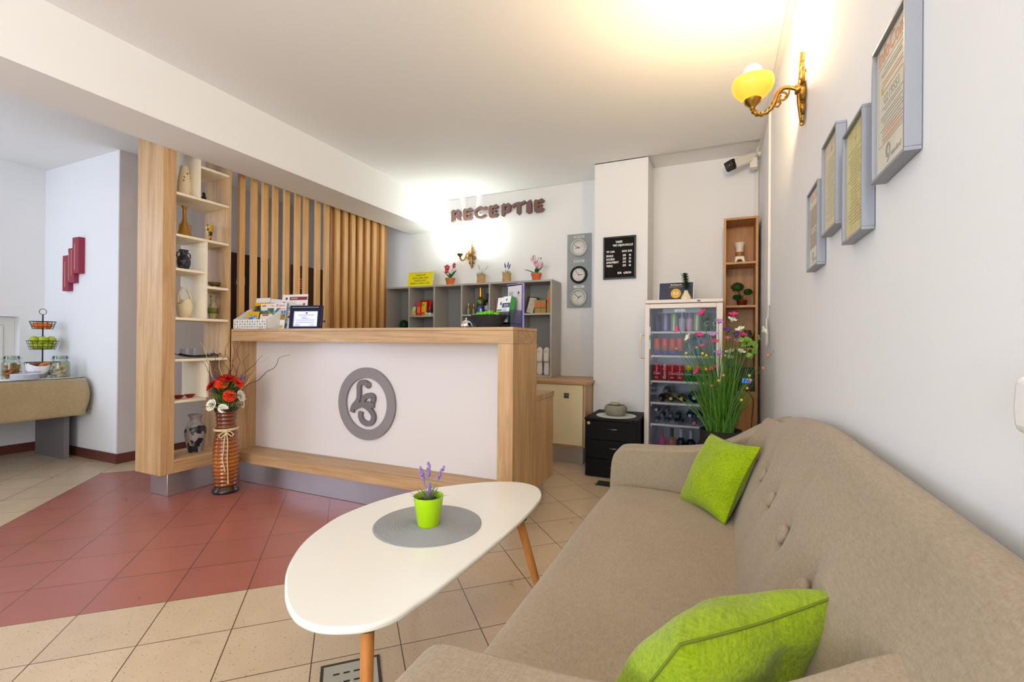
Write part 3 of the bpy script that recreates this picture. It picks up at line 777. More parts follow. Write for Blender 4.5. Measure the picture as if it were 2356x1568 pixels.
t = thing('planter', 'cream basket-shaped ceramic planter with a looped handle and dark filling', 'planter', (BX, 2.128, 1.2585))
def pl_fn(u, v):
    a = 2*math.pi*u; r = [0.030,0.043,0.050,0.050,0.046][min(4,int(v*4))]; k = v*4; i = min(3,int(k)); f = k-i
    rs = [0.030,0.044,0.051,0.051,0.046]; zs = [0,0.03,0.07,0.10,0.115+0.03*math.cos(2*a)]
    return (math.cos(a)*(rs[i]*(1-f)+rs[i+1]*f), math.sin(a)*(rs[i]*(1-f)+rs[i+1]*f), zs[i]*(1-f)+zs[i+1]*f)
m = MB().grid(pl_fn, 40, 17, cu=True); m.lathe([(0.0,0.0),(0.030,0.0)],24)
build('body', m, CERW, t, solid=0.004)
build('handle', MB().tube(spline([(0,-0.047,0.11),(0,-0.042,0.165),(0,-0.022,0.215),(0,-0.012,0.222)],6)+[],[0.010-0.0002*i for i in range(19)],12).tube(spline([(0,0.047,0.11),(0,0.042,0.16),(0,0.024,0.205),(0,0.010,0.218)],6),[0.010-0.0002*i for i in range(19)],12), CERW, t)
build('filling', MB().lathe([(0.0,0.100),(0.042,0.092)],24), mat('dry_moss',(92,66,26),0.95,var=0.5,scale=60), t)
t = thing('vase', 'small patterned vase with green bands on the lower right-hand shelf', 'vase', (BX, 2.337, 1.2585))
build('body', MB().lathe([(p.x,p.y) for p in spline([(0,0),(0.021,0),(0.028,0.03),(0.034,0.075),(0.030,0.10),(0.019,0.13),(0.018,0.16),(0.025,0.19),(0.022,0.19),(0.015,0.16)],4)],36), speckle('pale_speckled_glaze',(206,198,164),(122,112,80),150,0.55,0.03), t)
build('green_band', MB().lathe([(0.0315,0.046),(0.0350,0.072),(0.0335,0.088)],36,cap=False), mat('olive_band',(120,130,40),0.4,var=0.4,scale=50), t, solid=0.001)
t = thing('dish', 'long black shallow dish on the bookcase shelf behind the twigs', 'dish', (BX, 2.235, 0.966))
def dish_fn(u, v):
    p, q = 2*u-1, 2*v-1
    return (q*0.075*(1-0.55*p*p), p*0.155, 0.006+0.020*abs(p)**3+0.010*q*q)
build('dish', MB().grid(dish_fn, 24, 10), mat('black_lacquer',(20,18,20),0.15), t, solid=0.005)
g = tag(build('glass_bowl', MB().lathe([(0.0,0.0),(0.048,0.0),(0.052,0.004),(0.055,0.050),(0.053,0.050),(0.050,0.006),(0.0,0.004)],32), glass('bowl_glass',(248,250,252),0.06), None, (BX, 2.155, 0.984)), 'clear straight-sided glass bowl standing in the black dish', 'bowl')
g = tag(build('drinking_glass', MB().lathe([(0.0,0.0),(0.024,0.0),(0.030,0.045),(0.028,0.045),(0.022,0.003),(0.0,0.003)],28), glass('bowl_glass'), None, (BX, 2.290, 0.9835)), 'small clear glass tumbler in the black dish, beside the larger glass bowl', 'glass')
REDC = mat('dark_red_ceramic',(150,14,28),0.25)
for y, nm in ((2.083,'left'),(2.160,'right')):
    vase('bowl', 'small dark red bowl %s on the low shelf' % ('partly hidden by the bookcase post' if nm == 'left' else 'standing clear of the post'), 'bowl', (BX+0.02, y, 0.6725), [(0.0,0),(0.016,0),(0.024,0.008),(0.037,0.024)], REDC, group='dark red bowls')
# frosted vase with dark flowers
def frosted():
    m, nt, b = newmat('frosted_vase_dark_flowers')
    tc = nt.nodes.new('ShaderNodeTexCoord'); n = nt.nodes.new('ShaderNodeTexVoronoi'); n.inputs['Scale'].default_value = 17
    n2 = nt.nodes.new('ShaderNodeTexNoise'); n2.inputs['Scale'].default_value = 13; n2.inputs['Detail'].default_value = 3
    r = nt.nodes.new('ShaderNodeValToRGB'); r.color_ramp.elements[0].position = 0.465; r.color_ramp.elements[1].position = 0.50
    r.color_ramp.elements[0].color = (*lin((158,150,142)),1); r.color_ramp.elements[1].color = (*lin((34,32,40)),1)
    sp = nt.nodes.new('ShaderNodeSeparateXYZ'); g = nt.nodes.new('ShaderNodeMapRange'); g.inputs[1].default_value = 0.185; g.inputs[2].default_value = 0.225; g.inputs[3].default_value = 0.0; g.inputs[4].default_value = -0.4
    ad = nt.nodes.new('ShaderNodeMath'); ad.operation = 'ADD'
    L = nt.links.new
    L(tc.outputs['Object'], n2.inputs['Vector']); L(tc.outputs['Object'], sp.inputs[0]); L(sp.outputs[2], g.inputs[0])
    L(n2.outputs['Fac'], ad.inputs[0]); L(g.outputs[0], ad.inputs[1]); L(ad.outputs[0], r.inputs[0]); L(r.outputs[0], b.inputs['Base Color'])
    b.inputs['Roughness'].default_value = 0.3
    return m
t = thing('vase', 'grey frosted vase with dark floral pattern on the bookcase base', 'vase', (-3.585, 2.207, 0.2625))
build('body', MB().lathe([(p.x,p.y) for p in spline([(0,0),(0.043,0),(0.045,0.01),(0.058,0.06),(0.069,0.13),(0.068,0.175),(0.052,0.21),(0.037,0.228),(0.037,0.25),(0.049,0.276),(0.046,0.276),(0.032,0.25),(0.032,0.228)],4)],40), frosted(), t)

# ------------------------------------------------------------------ tall floor vase with flowers and twigs
def ribbed_glaze():
    """glaze that runs from dark brown at lip and foot to amber on the belly, darker in the grooves"""
    m, nt, b = newmat('amber_ribbed_glaze'); b.inputs['Roughness'].default_value = 0.2; b.inputs['Coat Weight'].default_value = 0.5
    tc = nt.nodes.new('ShaderNodeTexCoord'); sp = nt.nodes.new('ShaderNodeSeparateXYZ'); n = nt.nodes.new('ShaderNodeTexNoise'); n.inputs['Scale'].default_value = 12
    mr = nt.nodes.new('ShaderNodeMapRange'); mr.inputs[1].default_value = 0.0; mr.inputs[2].default_value = 0.62
    ad = nt.nodes.new('ShaderNodeMath'); ad.operation = 'MULTIPLY_ADD'; ad.inputs[1].default_value = 0.12
    r = nt.nodes.new('ShaderNodeValToRGB'); e = r.color_ramp.elements
    e[0].position = 0.10; e[0].color = (*lin((84,40,16)),1); e[1].position = 1.0; e[1].color = (*lin((104,50,20)),1)
    for p, c_ in ((0.2,(150,78,18)),(0.42,(186,106,26)),(0.6,(160,84,22)),(0.78,(134,66,22))):
        q_ = e.new(p); q_.color = (*lin(c_),1)
    wv = nt.nodes.new('ShaderNodeMath'); wv.operation = 'SINE'; sc = nt.nodes.new('ShaderNodeMath'); sc.operation = 'MULTIPLY'; sc.inputs[1].default_value = 2*math.pi/0.0275
    g = nt.nodes.new('ShaderNodeMapRange'); g.inputs[1].default_value = -1; g.inputs[2].default_value = 1; g.inputs[3].default_value = 0.62; g.inputs[4].default_value = 1.1
    x = nt.nodes.new('ShaderNodeMix'); x.data_type = 'RGBA'; x.blend_type = 'MULTIPLY'; x.inputs[0].default_value = 1
    L = nt.links.new
    L(tc.outputs['Object'], sp.inputs[0]); L(tc.outputs['Object'], n.inputs['Vector']); L(sp.outputs[2], mr.inputs[0]); L(n.outputs['Fac'], ad.inputs[0]); L(mr.outputs[0], ad.inputs[2]); L(ad.outputs[0], r.inputs[0])
    L(sp.outputs[2], sc.inputs[0]); L(sc.outputs[0], wv.inputs[0]); L(wv.outputs[0], g.inputs[0]); L(r.outputs[0], x.inputs[6]); L(g.outputs[0], x.inputs[7]); L(x.outputs[2], b.inputs['Base Color'])
    return m
t = thing('floor_vase', 'tall ribbed amber-brown floor vase with a cream cord bow', 'vase', (-3.268, 2.228, 0))
pr = []
base = spline([(0.073,0.05),(0.077,0.09),(0.083,0.16),(0.0865,0.235),(0.084,0.32),(0.075,0.40),(0.067,0.46),(0.064,0.50),(0.068,0.55),(0.075,0.60)], 12)
for p in base:
    z = p.y; pr.append((p.x-0.002+0.0026*math.sin(z*2*math.pi/0.0275), z))
build('body', MB().lathe([(0.066,0.046)]+pr+[(0.074,0.603),(0.068,0.603),(0.058,0.5),(0.058,0.42)], 56, cap=False), ribbed_glaze(), t, angle=60)
DKB = mat('dark_brown_glaze',(48,26,18),0.25)
build('foot', MB().lathe([(0.0,0),(0.082,0),(0.086,0.009),(0.084,0.020),(0.074,0.034),(0.068,0.046),(0.0,0.046)],56), DKB, t)
build('rim', MB().lathe([(0.071,0.580),(0.0765,0.600),(0.077,0.607),(0.067,0.607),(0.063,0.585)],56,cap=False), DKB, t)
CORD = mat('cream_cord',(226,206,160),0.9,var=0.12,scale=160)
cd = MB()
ring = [(0.0745*math.cos(q_*math.pi/24), 0.0745*math.sin(q_*math.pi/24), 0.455+0.003*math.sin(q_*math.pi/24)) for q_ in range(48)]
cd.tube(ring, 0.0048, 8, closed=True); cd.tube([(p[0],p[1],p[2]+0.008) for p in ring], 0.0048, 8, closed=True)
build('cord_band', cd, CORD, t)
# bow on the side that faces the room
q = Matrix.Rotation(R(-33), 4, 'Z')
bw = MB()
def fr2(pts, r): bw.tube([q @ Vector((p[2], p[0], p[1])) for p in pts], r, 8)
fr2(spline([(0,0.450,0.081),(-0.028,0.440,0.080),(-0.045,0.420,0.077),(-0.030,0.408,0.082),(-0.012,0.427,0.082),(0,0.450,0.081)],5), 0.0036)
fr2(spline([(0,0.450,0.081),(0.026,0.444,0.080),(0.043,0.424,0.077),(0.030,0.413,0.082),(0.012,0.430,0.082),(0,0.450,0.081)],5), 0.0036)
bw.ell(q @ Vector((0.081,0,0.451)), 0.009)
fr2(spline([(0,0.45,0.081),(0.006,0.40,0.085),(0.008,0.34,0.092),(0.006,0.26,0.097),(0.010,0.17,0.094),(0.012,0.105,0.088)],5), 0.0036)
fr2(spline([(0,0.45,0.081),(-0.012,0.39,0.084),(-0.016,0.32,0.092),(-0.022,0.255,0.094),(-0.012,0.20,0.096),(-0.006,0.165,0.095)],5), 0.0034)
for k in range(7): bw.tube([q @ Vector((0.088,0.012,0.108)), q @ Vector((0.089+0.002*math.sin(k*2),0.012+0.006*(k-3)/3,0.078))], 0.0014, 5)
build('cord_bow', bw, CORD, t)
VX, VY = -3.268, 2.228
def rose(label, loc, r, m, out, group='roses in the floor vase', cat='flower', seed=0, stemto=(0,0,0.59)):
    """layered petals around a tight heart, on a stem going down into the vase"""
    rnd = random.Random(seed)
    t = thing('artificial_rose', label, cat, loc, group=group)
    d = Vector(out).normalized(); rotq = d.to_track_quat('Z', 'Y').to_matrix().to_4x4()
    b = MB()
    for ring in range(4):
        npet = 3+ring; tilt = 0.25+ring*0.27
        for k in range(npet):
            a0 = 6.283*(k+0.4*ring)/npet+rnd.uniform(-0.2,0.2); L = r*(0.75+0.16*ring); W = r*(0.75+0.18*ring)
            def fn(u, v, a0=a0, tilt=tilt, L=L, W=W, rg=ring):
                s = 2*v-1; w = W*(0.35+0.65*math.sin(math.pi*min(1,0.12+0.62*u)))
                rad = r*0.06*rg + L*u*math.sin(tilt)*(0.8+0.5*u) - 0.25*w*s*s*(1-u*0.6)
                z = L*u*math.cos(tilt*0.9)*1.0 - (0.10*r*rg*u*u) + 0.06*r*math.sin(9*s+a0*3)*u
                tang = w*s*0.62
                return (rad*math.cos(a0)-tang*math.sin(a0), rad*math.sin(a0)+tang*math.cos(a0), z)
            b.grid(fn, 6, 7)
    b.ell((0,0,r*0.45),(r*0.22,r*0.22,r*0.42),10,8)
    b.xf(rotq)
    build('bloom', b, m, t, recalc=False, angle=70)
    base = Vector((VX,VY,stemto[2]-0.02))-Vector(loc)
    base += Vector((d.x*0.05, d.y*0.05, 0))
    build('stem', MB().tube([tuple(d*-0.002), tuple(base*0.4-Vector((0,0,0.01))), tuple(base)], 0.0032, 6), GREENL, t)
    return t
RD = mat('deep_red_petal',(186,10,16),0.6,var=0.2,scale=20)
OR = mat('orange_red_petal',(238,62,14),0.6,var=0.22,scale=24)
CRW = mat('cream_petal',(248,242,220),0.6,var=0.06,scale=20)
rose('dark red rose topmost of the bouquet in the floor vase', (-3.262,2.222,0.812), 0.037, RD, (0.35,-0.25,1), seed=1)
rose('dark red rose at the left edge of the bouquet', (-3.308,2.150,0.772), 0.029, RD, (-0.2,-0.8,0.5), seed=2)
rose('orange-red rose below the topmost dark red rose', (-3.255,2.185,0.782), 0.029, OR, (0.6,-0.6,0.6), seed=3)
rose('orange-red rose at the right shoulder of the bouquet', (-3.215,2.275,0.785), 0.028, OR, (0.8,0.2,0.6), seed=4)
rose('orange-red rose in the middle front of the bouquet above the vase rim', (-3.205,2.205,0.698), 0.028, OR, (0.85,-0.4,0.35), seed=5)
rose('cream rose large and high on the right of the bouquet', (-3.192,2.278,0.690), 0.028, CRW, (0.8,0.3,0.3), seed=6)
rose('cream rose low on the right, under the larger cream rose', (-3.196,2.292,0.635), 0.022, CRW, (0.7,0.5,0.1), seed=7)
rose('cream rose hanging over the left side of the vase rim', (-3.295,2.142,0.635), 0.028, CRW, (0.1,-0.8,0.3), seed=8)
rose('small cream rose over the front of the vase rim', (-3.232,2.180,0.612), 0.021, CRW, (0.7,-0.6,0.2), seed=9)
fo = MB(); rnd = random.Random(5)
for i in range(130):
    a = rnd.uniform(0,6.283); q = rnd.uniform(0.15,1)
    fo.leaf((VX+0.045*math.cos(a)*q, VY+0.045*math.sin(a)*q, 0.60+rnd.uniform(0,0.15)), (math.cos(a)*q, math.sin(a)*q, rnd.uniform(0.2,1.2)), (0,0,1), rnd.uniform(0.06,0.11), rnd.uniform(0.022,0.040), 0.3)
o = tag(build('foliage', fo, mat('rose_leaf_green',(84,124,44),0.5,var=0.35,scale=18), None, recalc=False), 'dark green rose leaves filling the floor vase bouquet', 'foliage'); o['kind'] = 'stuff'
TW1 = mat('dark_twig',(92,62,38),0.8,var=0.3,scale=30); TW2 = mat('straw_twig',(206,172,122),0.8,var=0.15,scale=30)
LILF = mat('lilac_filler',(146,104,146),0.8,var=0.2,scale=60)
for nm, c0, sd in (('left',(-3.325,2.165,0.832),1),('right',(-3.215,2.310,0.820),2)):
    b = MB(); rnd = random.Random(sd)
    for i in range(150):
        v = Vector((rnd.gauss(0,1),rnd.gauss(0,1),rnd.gauss(0.4,1))).normalized()*rnd.uniform(0.008,0.024)
        b.ell(v, 0.0026, 5, 4)
    b.tube([(0,0,0),(-(c0[0]-VX)*0.8,-(c0[1]-VY)*0.8,0.60-c0[2])],0.003,5)
    tag(build('filler_bloom', b, LILF, None, c0), 'fluffy lilac filler bloom on the %s of the red roses' % nm, 'flower', 'lilac filler blooms')
TWL = [ # end point, material, wiggle, label
 ((-3.032,2.574,0.986),0,0.035,'longest dark twig reaching right across the white counter panel'),
 ((-3.118,2.448,0.971),1,0.02,'pale twig below the counter apron, second longest to the right'),
 ((-3.142,2.412,0.994),0,0.018,'dark twig leaning right, ending just under the counter apron'),
 ((-3.186,2.349,0.995),0,0.03,'curly dark twig in front of the left counter panel'),
 ((-3.213,2.309,1.097),0,0.03,'dark twig rising to the counter apron'),
 ((-3.259,2.241,1.128),0,0.03,'tallest dark twig, straight above the red rose'),
 ((-3.245,2.261,1.091),0,0.025,'dark twig just right of the tallest twig'),
 ((-3.271,2.224,1.021),0,0.03,'curly dark twig just left of the tallest twig'),
 ((-3.226,2.290,1.029),0,0.028,'dark twig in the middle of the bouquet, bending right'),
 ((-3.299,2.183,1.051),1,0.01,'pale straight twig left of the bouquet centre'),
 ((-3.360,2.093,1.089),1,0.012,'pale twig leaning far to the left in front of the shelves'),
 ((-3.333,2.132,0.965),0,0.02,'short dark twig at the left in front of the black dish'),
 ((-3.356,2.098,0.950),0,0.025,'lowest dark twig at the far left'),
 ((-3.317,2.157,1.023),0,0.02,'thin dark twig left of the pale straight twig'),
 ((-3.175,2.365,0.895),1,0.015,'short pale twig low on the right'),
 ((-3.162,2.383,0.846),1,0.012,'lowest pale twig on the right beside the cream rose')]
rnd = random.Random(11)
for end, mi, wig, lab in TWL:
    e = Vector(end); p0 = Vector((VX+(e.x-VX)*0.06, VY+(e.y-VY)*0.06, 0.60))
    pts = []; n = 13; side = (e-p0).cross(Vector((0.826,-0.563,0))).normalized(); ph = rnd.uniform(0,6)
    for i in range(n):
        f = i/(n-1)
        c = p0.lerp(e, f)+Vector((0,0,0.06*math.sin(math.pi*f)*((e-Vector((VX,VY,e.z))).length/0.5)))
        pts.append(c+side*wig*(math.sin(f*9+ph)+0.55*math.sin(f*21+2*ph))*f*(1.2-f)*1.7)
    P = spline(pts, 4)
    tag(build('dried_twig', MB().tube([tuple(p-p0) for p in P], [0.0042*(1-0.72*i/(len(P)-1)) for i in range(len(P))], 6), TW2 if mi else TW1, None, p0), lab, 'twig', 'dried twigs in the floor vase')

# ------------------------------------------------------------------ things on the reception counter (top at z = 1.187)
CTZ = 1.1875
t = thing('brochure_rack', 'white pierced brochure box holding brochures at the left end of the counter', 'brochure rack', (-3.285, 2.475, CTZ), 3)
b = MB().box(-0.175,0.175,-0.06,-0.056,0,0.072).box(-0.175,0.175,0.10,0.104,0,0.13)
for s in (-0.175,0.171): b.prism([(-0.06,0),(0.104,0),(0.104,0.17),(0.06,0.15),(-0.01,0.10),(-0.045,0.08),(-0.06,0.072)],'x',s,s+0.004)
b.box(-0.175,0.175,-0.06,0.104,0,0.004)
build('box', b, WHITE, t)
dots = MB(); rnd = random.Random(3)
for i in range(13):
    for j in range(3):
        x = -0.155+i*0.026+rnd.uniform(-0.003,0.003); z = 0.015+j*0.02
        dots.add(MB().lathe([(0.0,0),(0.0045+0.002*((i+j)%2),0),(0.0,0.0006)],5).xf(RX(90)), T(x,-0.0602,z))
build('piercing', dots, mat('pierced_dark',(96,90,84),0.8), t)
def sheet(name, label, cat, loc, w, h, m, rot=(0,0,0), th=0.003, group=None):
    """a leaflet standing on its lower edge; rot leans and turns it"""
    t = thing(name, label, cat, loc, rot=rot, group=group)
    build('cover', MB().box(-w/2,w/2,-th/2,th/2,0,h), m, t)
    return t
def patch(t, name, x0, x1, z0, z1, m, y=-0.0018, d=0.0006):
    return build(name, MB().box(x0,x1,y-d,y,z0,z1), m, t)
def rules(t, name, x0, x1, zs, m, hgt=0.003, y=-0.0018, ragged=0.0, seed=0):
    b = MB(); rnd = random.Random(seed)
    for z in zs: b.box(x0, x1-ragged*rnd.random()*(x1-x0), y-0.0005, y, z, z+hgt)
    return build(name, b, m, t)
DGREEN = speckle('forest_print',(38,60,44),(120,128,92),22,0.60,0.06)
YEL = mat('yellow_print',(242,178,20),0.4)
TEAL = speckle('teal_lake_print',(58,112,104),(150,170,140),26,0.58,0.08)
REDP = mat('red_print',(214,60,50),0.4); MAROON = mat('maroon_print',(138,44,52),0.4)
SKYP = speckle('sky_print',(60,122,200),(214,226,240),34,0.56,0.10); FIELD = speckle('field_print',(176,128,54),(96,104,40),40,0.54,0.08); MEAD = speckle('meadow_print',(84,112,40),(196,176,120),46,0.58,0.08)
BLUEP = speckle('blue_photo_print',(82,98,132),(190,204,226),46,0.5,0.12); NAVY = mat('navy_print',(40,48,96),0.4); GRP = mat('grey_print',(150,150,156),0.6); PUR = mat('violet_print',(74,44,110),0.5)
LG = (-12,0,3)
t = sheet('brochure', 'large dark green brochure with white and yellow head at the rear left of the rack', 'brochure', (-3.380,2.560,CTZ+0.006), 0.155, 0.255, DGREEN, LG, group='brochures in the white rack')
patch(t,'white_head',-0.0775,0.0775,0.215,0.255,PAPER); patch(t,'yellow_band',-0.0775,0.0775,0.19,0.216,YEL)
t = sheet('brochure', 'dark green brochure with white and yellow head beside the other, farther right', 'brochure', (-3.270,2.562,CTZ+0.006), 0.150, 0.245, DGREEN, (-14,5,3), group='brochures in the white rack')
patch(t,'white_head',-0.075,0.075,0.212,0.245,PAPER); patch(t,'yellow_band',-0.075,0.075,0.185,0.213,YEL)
t = sheet('brochure', 'white and teal brochure with a red heading in the middle of the rack', 'brochure', (-3.235,2.520,CTZ+0.006), 0.20, 0.20, TEAL, LG, group='brochures in the white rack')
patch(t,'white_head',-0.10,0.10,0.163,0.20,PAPER); patch(t,'note',-0.09,-0.02,0.145,0.19,PAPER,-0.0024); patch(t,'red_heading',-0.085,-0.04,0.178,0.187,REDP,-0.003); text('heading','Brasov',REDP,t,(0.035,-0.0025,0.182),FRONT,0.016)
t = sheet('brochure', 'yellow brochure with a blue picture at the front of the rack', 'brochure', (-3.345,2.470,CTZ+0.006), 0.125, 0.135, YEL, LG, group='brochures in the white rack')
patch(t,'picture',-0.035,0.045,0.065,0.105,SKYP); patch(t,'violet_foot',-0.03,0.045,0.02,0.05,PUR)
t = sheet('brochure', 'white and green leaflet with a red title at the front right of the rack', 'brochure', (-3.200,2.474,CTZ+0.006), 0.125, 0.125, PAPER, LG, group='brochures in the white rack')
patch(t,'meadow',-0.0625,0.0625,0.0,0.06,MEAD); patch(t,'red_title',-0.04,0.025,0.098,0.109,REDP); patch(t,'green_top',-0.0625,0.0625,0.112,0.125,MEAD)
t = thing('magazine', 'magazine lying flat at the counter edge before the white rack', 'magazine', (-3.26, 2.405, CTZ), 0)
build('pages', MB().box(-0.10,0.10,-0.006,0.064,0.0,0.012), PAPER, t); build('cover', MB().box(-0.102,0.104,-0.007,0.065,0.0122,0.014), mat('magazine_grey',(120,110,104),0.35), t)
t = thing('leaflet_holder', 'clear acrylic leaflet pocket on the counter between rack and screen', 'leaflet holder', (-3.13, 2.535, CTZ), 8)
build('pocket', MB().box(-0.07,0.07,-0.03,-0.027,0,0.05).box(-0.07,0.07,0.02,0.023,0,0.14).box(-0.07,0.07,-0.03,0.023,0,0.003), CLEAR, t)
t = sheet('leaflet', 'travel leaflet with a red script title and a field photo in the clear pocket', 'leaflet', (-3.128,2.538,CTZ+0.004), 0.115, 0.205, PAPER, (-9,0,8), th=0.006)
patch(t,'sky',-0.0575,0.0575,0.105,0.145,SKYP,-0.0032); patch(t,'hills',-0.0575,0.0575,0.085,0.118,MEAD,-0.0038); patch(t,'field',-0.0575,0.0575,0.070,0.098,FIELD,-0.0044); patch(t,'yellow_strip',-0.0575,0.045,0.006,0.025,YEL,-0.0032)
text('title','Brasov',mat('script_red',(206,66,66),0.5),t,(0,-0.0036,0.184),FRONT,0.031,shear=0.3); text('subtitle','& Beyond',mat('script_red',(206,66,66),0.5),t,(0.012,-0.0036,0.158),FRONT,0.018,shear=0.3)
t = sheet('info_sheet', 'tall white information sheet with a maroon banner behind the lit screen', 'sheet', (-3.03,2.590,CTZ), 0.245, 0.275, PAPER, (-6,0,6), th=0.003)
patch(t,'maroon_banner',-0.05,0.118,0.230,0.256,MAROON); text('banner_text','ENGLISH',PAPER,t,(-0.005,-0.0028,0.243),FRONT,0.016)
for x,z,w in ((-0.115,0.205,0.022),(-0.115,0.125,0.022),(-0.115,0.075,0.022)): patch(t,'maroon_tab',x,x+w,z,z+0.012,MAROON)
for x,z in ((-0.082,0.243),(0.092,0.196),(-0.045,0.098)): build('seal', MB().add(MB().lathe([(0.0,0),(0.011,0),(0.0,0.0006)],20).xf(RX(90)),T(x,-0.0021,z)), MAROON, t)
rules(t,'print_lines',-0.085,0.10,[0.212,0.202,0.193,0.186,0.132,0.122,0.114,0.08,0.07],GRP,0.0025,-0.0021,0.5,2)
for k in range(4): patch(t,'photo',-0.115+k*0.06,-0.062+k*0.06,0.145,0.182,BLUEP)
patch(t,'photo',-0.115,-0.055,0.01,0.05,BLUEP)
t = thing('digital_screen', 'small lit screen in a dark navy frame showing a certificate on the counter', 'screen', (-2.760, 2.47, CTZ), rot=(-6,0,12))
build('frame', MB().box(-0.152,0.152,-0.012,0.012,0,0.018).box(-0.152,0.152,-0.012,0.012,0.148,0.196).box(-0.152,-0.112,-0.012,0.012,0.018,0.148).box(0.112,0.152,-0.012,0.012,0.018,0.148).box(-0.112,0.112,0.004,0.012,0.018,0.148), mat('navy_black_gloss',(22,20,52),0.15), t, bevel=0.003)
build('inner_trim', MB().box(-0.112,0.112,-0.010,0.002,0.018,0.022).box(-0.112,0.112,-0.010,0.002,0.144,0.148).box(-0.112,-0.108,-0.010,0.002,0.022,0.144).box(0.108,0.112,-0.010,0.002,0.022,0.144), STEEL, t)
build('display', MB().box(-0.108,0.108,-0.002,0.002,0.022,0.144), mat('lit_display',(196,198,255),0.3,emit=0.8), t)
SCI = mat('display_ink',(60,66,190),0.5)
rules(t,'display_lines',-0.075,0.085,[0.116,0.108],SCI,0.003,-0.0022,0.1,1); rules(t,'display_lines',-0.045,0.04,[0.098,0.090,0.083],SCI,0.003,-0.0022,0.4,2); rules(t,'display_lines',-0.095,0.095,[0.076,0.069,0.054,0.049],SCI,0.0025,-0.0022,0.15,3); rules(t,'display_lines',-0.10,-0.05,[0.036,0.031,0.026],SCI,0.0025,-0.0022,0.5,4); rules(t,'display_lines',0.04,0.10,[0.036,0.026],SCI,0.0025,-0.0022,0.5,5)
patch(t,'crest',-0.006,0.004,0.126,0.139,REDP,-0.0022); patch(t,'crest_blue',0.004,0.012,0.126,0.139,NAVY,-0.0022)
build('frame_shine', MB().box(-0.13,0.12,-0.0135,-0.0125,0.178,0.182), STEEL, t)
build('power_plug', MB().box(0.152,0.18,-0.004,0.006,0.055,0.068), BLACK, t)
t.scale = (0.88, 0.7, 0.87)
# bell, basket with sweets, leaflet stand at the right end
t = thing('desk_bell', 'shiny chrome desk bell on the counter beside the black basket', 'bell', (-1.435, 2.51, CTZ))
CHR = mat('chrome',(232,232,234),0.06,1.0)
build('base', MB().lathe([(0,0),(0.042,0),(0.042,0.007),(0.0,0.007)],40), BLACK, t)
build('dome', MB().lathe([(0.039,0.009),(0.040,0.012),(0.036,0.026),(0.026,0.038),(0.012,0.045),(0.0,0.046)],40), CHR, t)
build('button', MB().lathe([(0.0,0.046),(0.0035,0.046),(0.0035,0.055),(0.006,0.057),(0.0055,0.061),(0.0,0.063)],20), CHR, t)
t = thing('wicker_basket', 'oval black wicker basket full of green sweets on the counter', 'basket', (-1.275, 2.50, CTZ))
t.scale = (0.8, 0.8, 0.86)
WK = mat('black_wicker',(22,18,18),0.6,var=0.4,scale=90,bump=0.6,bscale=140)
def bask(u, v):
    a = 6.2832*u; r = 0.68+0.32*v+0.012*math.sin(a*26+(0 if int(v*12)%2 else 3.14))
    return (0.140*r*math.cos(a), 0.085*r*math.sin(a), 0.082*v+(0.004*math.sin(a*14) if v > 0.95 else 0))
b = MB().grid(bask, 104, 13, cu=True); b.lathe([(0.0,0.001),(0.68,0.001)],40,sx=0.140,sy=0.085)
build('body', b, WK, t, solid=0.005)
rm = MB()
for k in range(2): rm.tube([(0.141*math.cos(i*6.2832/60), 0.086*math.sin(i*6.2832/60), 0.082+0.004*math.sin(i*1.5+k*3)) for i in range(60)], 0.0042, 6, closed=True)
build('rim', rm, WK, t)
SW = mat('green_sweet_wrapper',(122,206,40),0.2,var=0.25,scale=50); SW2 = mat('pale_green_wrapper',(190,240,120),0.2)
rnd = random.Random(9)
sw = MB().ell((0,0,0),(0.017,0.0115,0.0105),12,8)
for s in (-1,1): sw.add(MB().lathe([(0.002,0.0),(0.008,0.010)],8,cap=False).xf(RY(90*s)), T(s*0.0155,0,0))
proto = None
for i in range(24):
    a = rnd.uniform(0,6.283); q = math.sqrt(rnd.uniform(0,1))*0.82; lay = 0.066+0.020*(1-q)+rnd.uniform(0,0.008)
    loc = (-1.275+0.094*q*math.cos(a), 2.50+0.053*q*math.sin(a), CTZ+lay)
    if proto is None:
        proto = build('wrapped_sweet', sw, SW); o = proto
        tag(o, 'shiny green wrapped sweet heaped in the black wicker basket', 'sweet', 'green sweets in the basket')
    else:
        o = proto.copy(); COL.objects.link(o)
    o.location = loc; o.rotation_euler = (rnd.uniform(-0.6,0.6), rnd.uniform(-0.6,0.6), rnd.uniform(0,6.28))
t = thing('leaflet_stand', 'tall clear acrylic stand with two leaflet pockets at the right end of the counter', 'leaflet stand', (-1.185, 2.620, CTZ), -25)
ACR = glass('violet_edged_acrylic',(214,214,236),0.12)
build('back_plate', MB().box(-0.072,0.072,0.04,0.044,0,0.275), ACR, t)
build('edge', MB().box(0.072,0.076,0.036,0.048,0,0.278).box(-0.076,0.076,0.036,0.048,0.275,0.279), mat('acrylic_lit_edge',(150,142,206),0.2), t)
build('pocket', MB().box(-0.07,0.07,-0.06,-0.057,0,0.10).box(-0.07,0.07,-0.06,0.04,0,0.003).box(-0.07,0.07,-0.057,0.04,0.024,0.027).box(0.067,0.07,-0.06,0.04,0,0.11), ACR, t)
t = sheet('leaflet', 'tall white notice sheet with grey heading behind the acrylic stand pockets', 'leaflet', (-1.170,2.653,CTZ+0.004), 0.13, 0.262, mat('lilac_white_paper',(208,200,206),0.6), (0,0,-25), th=0.002)
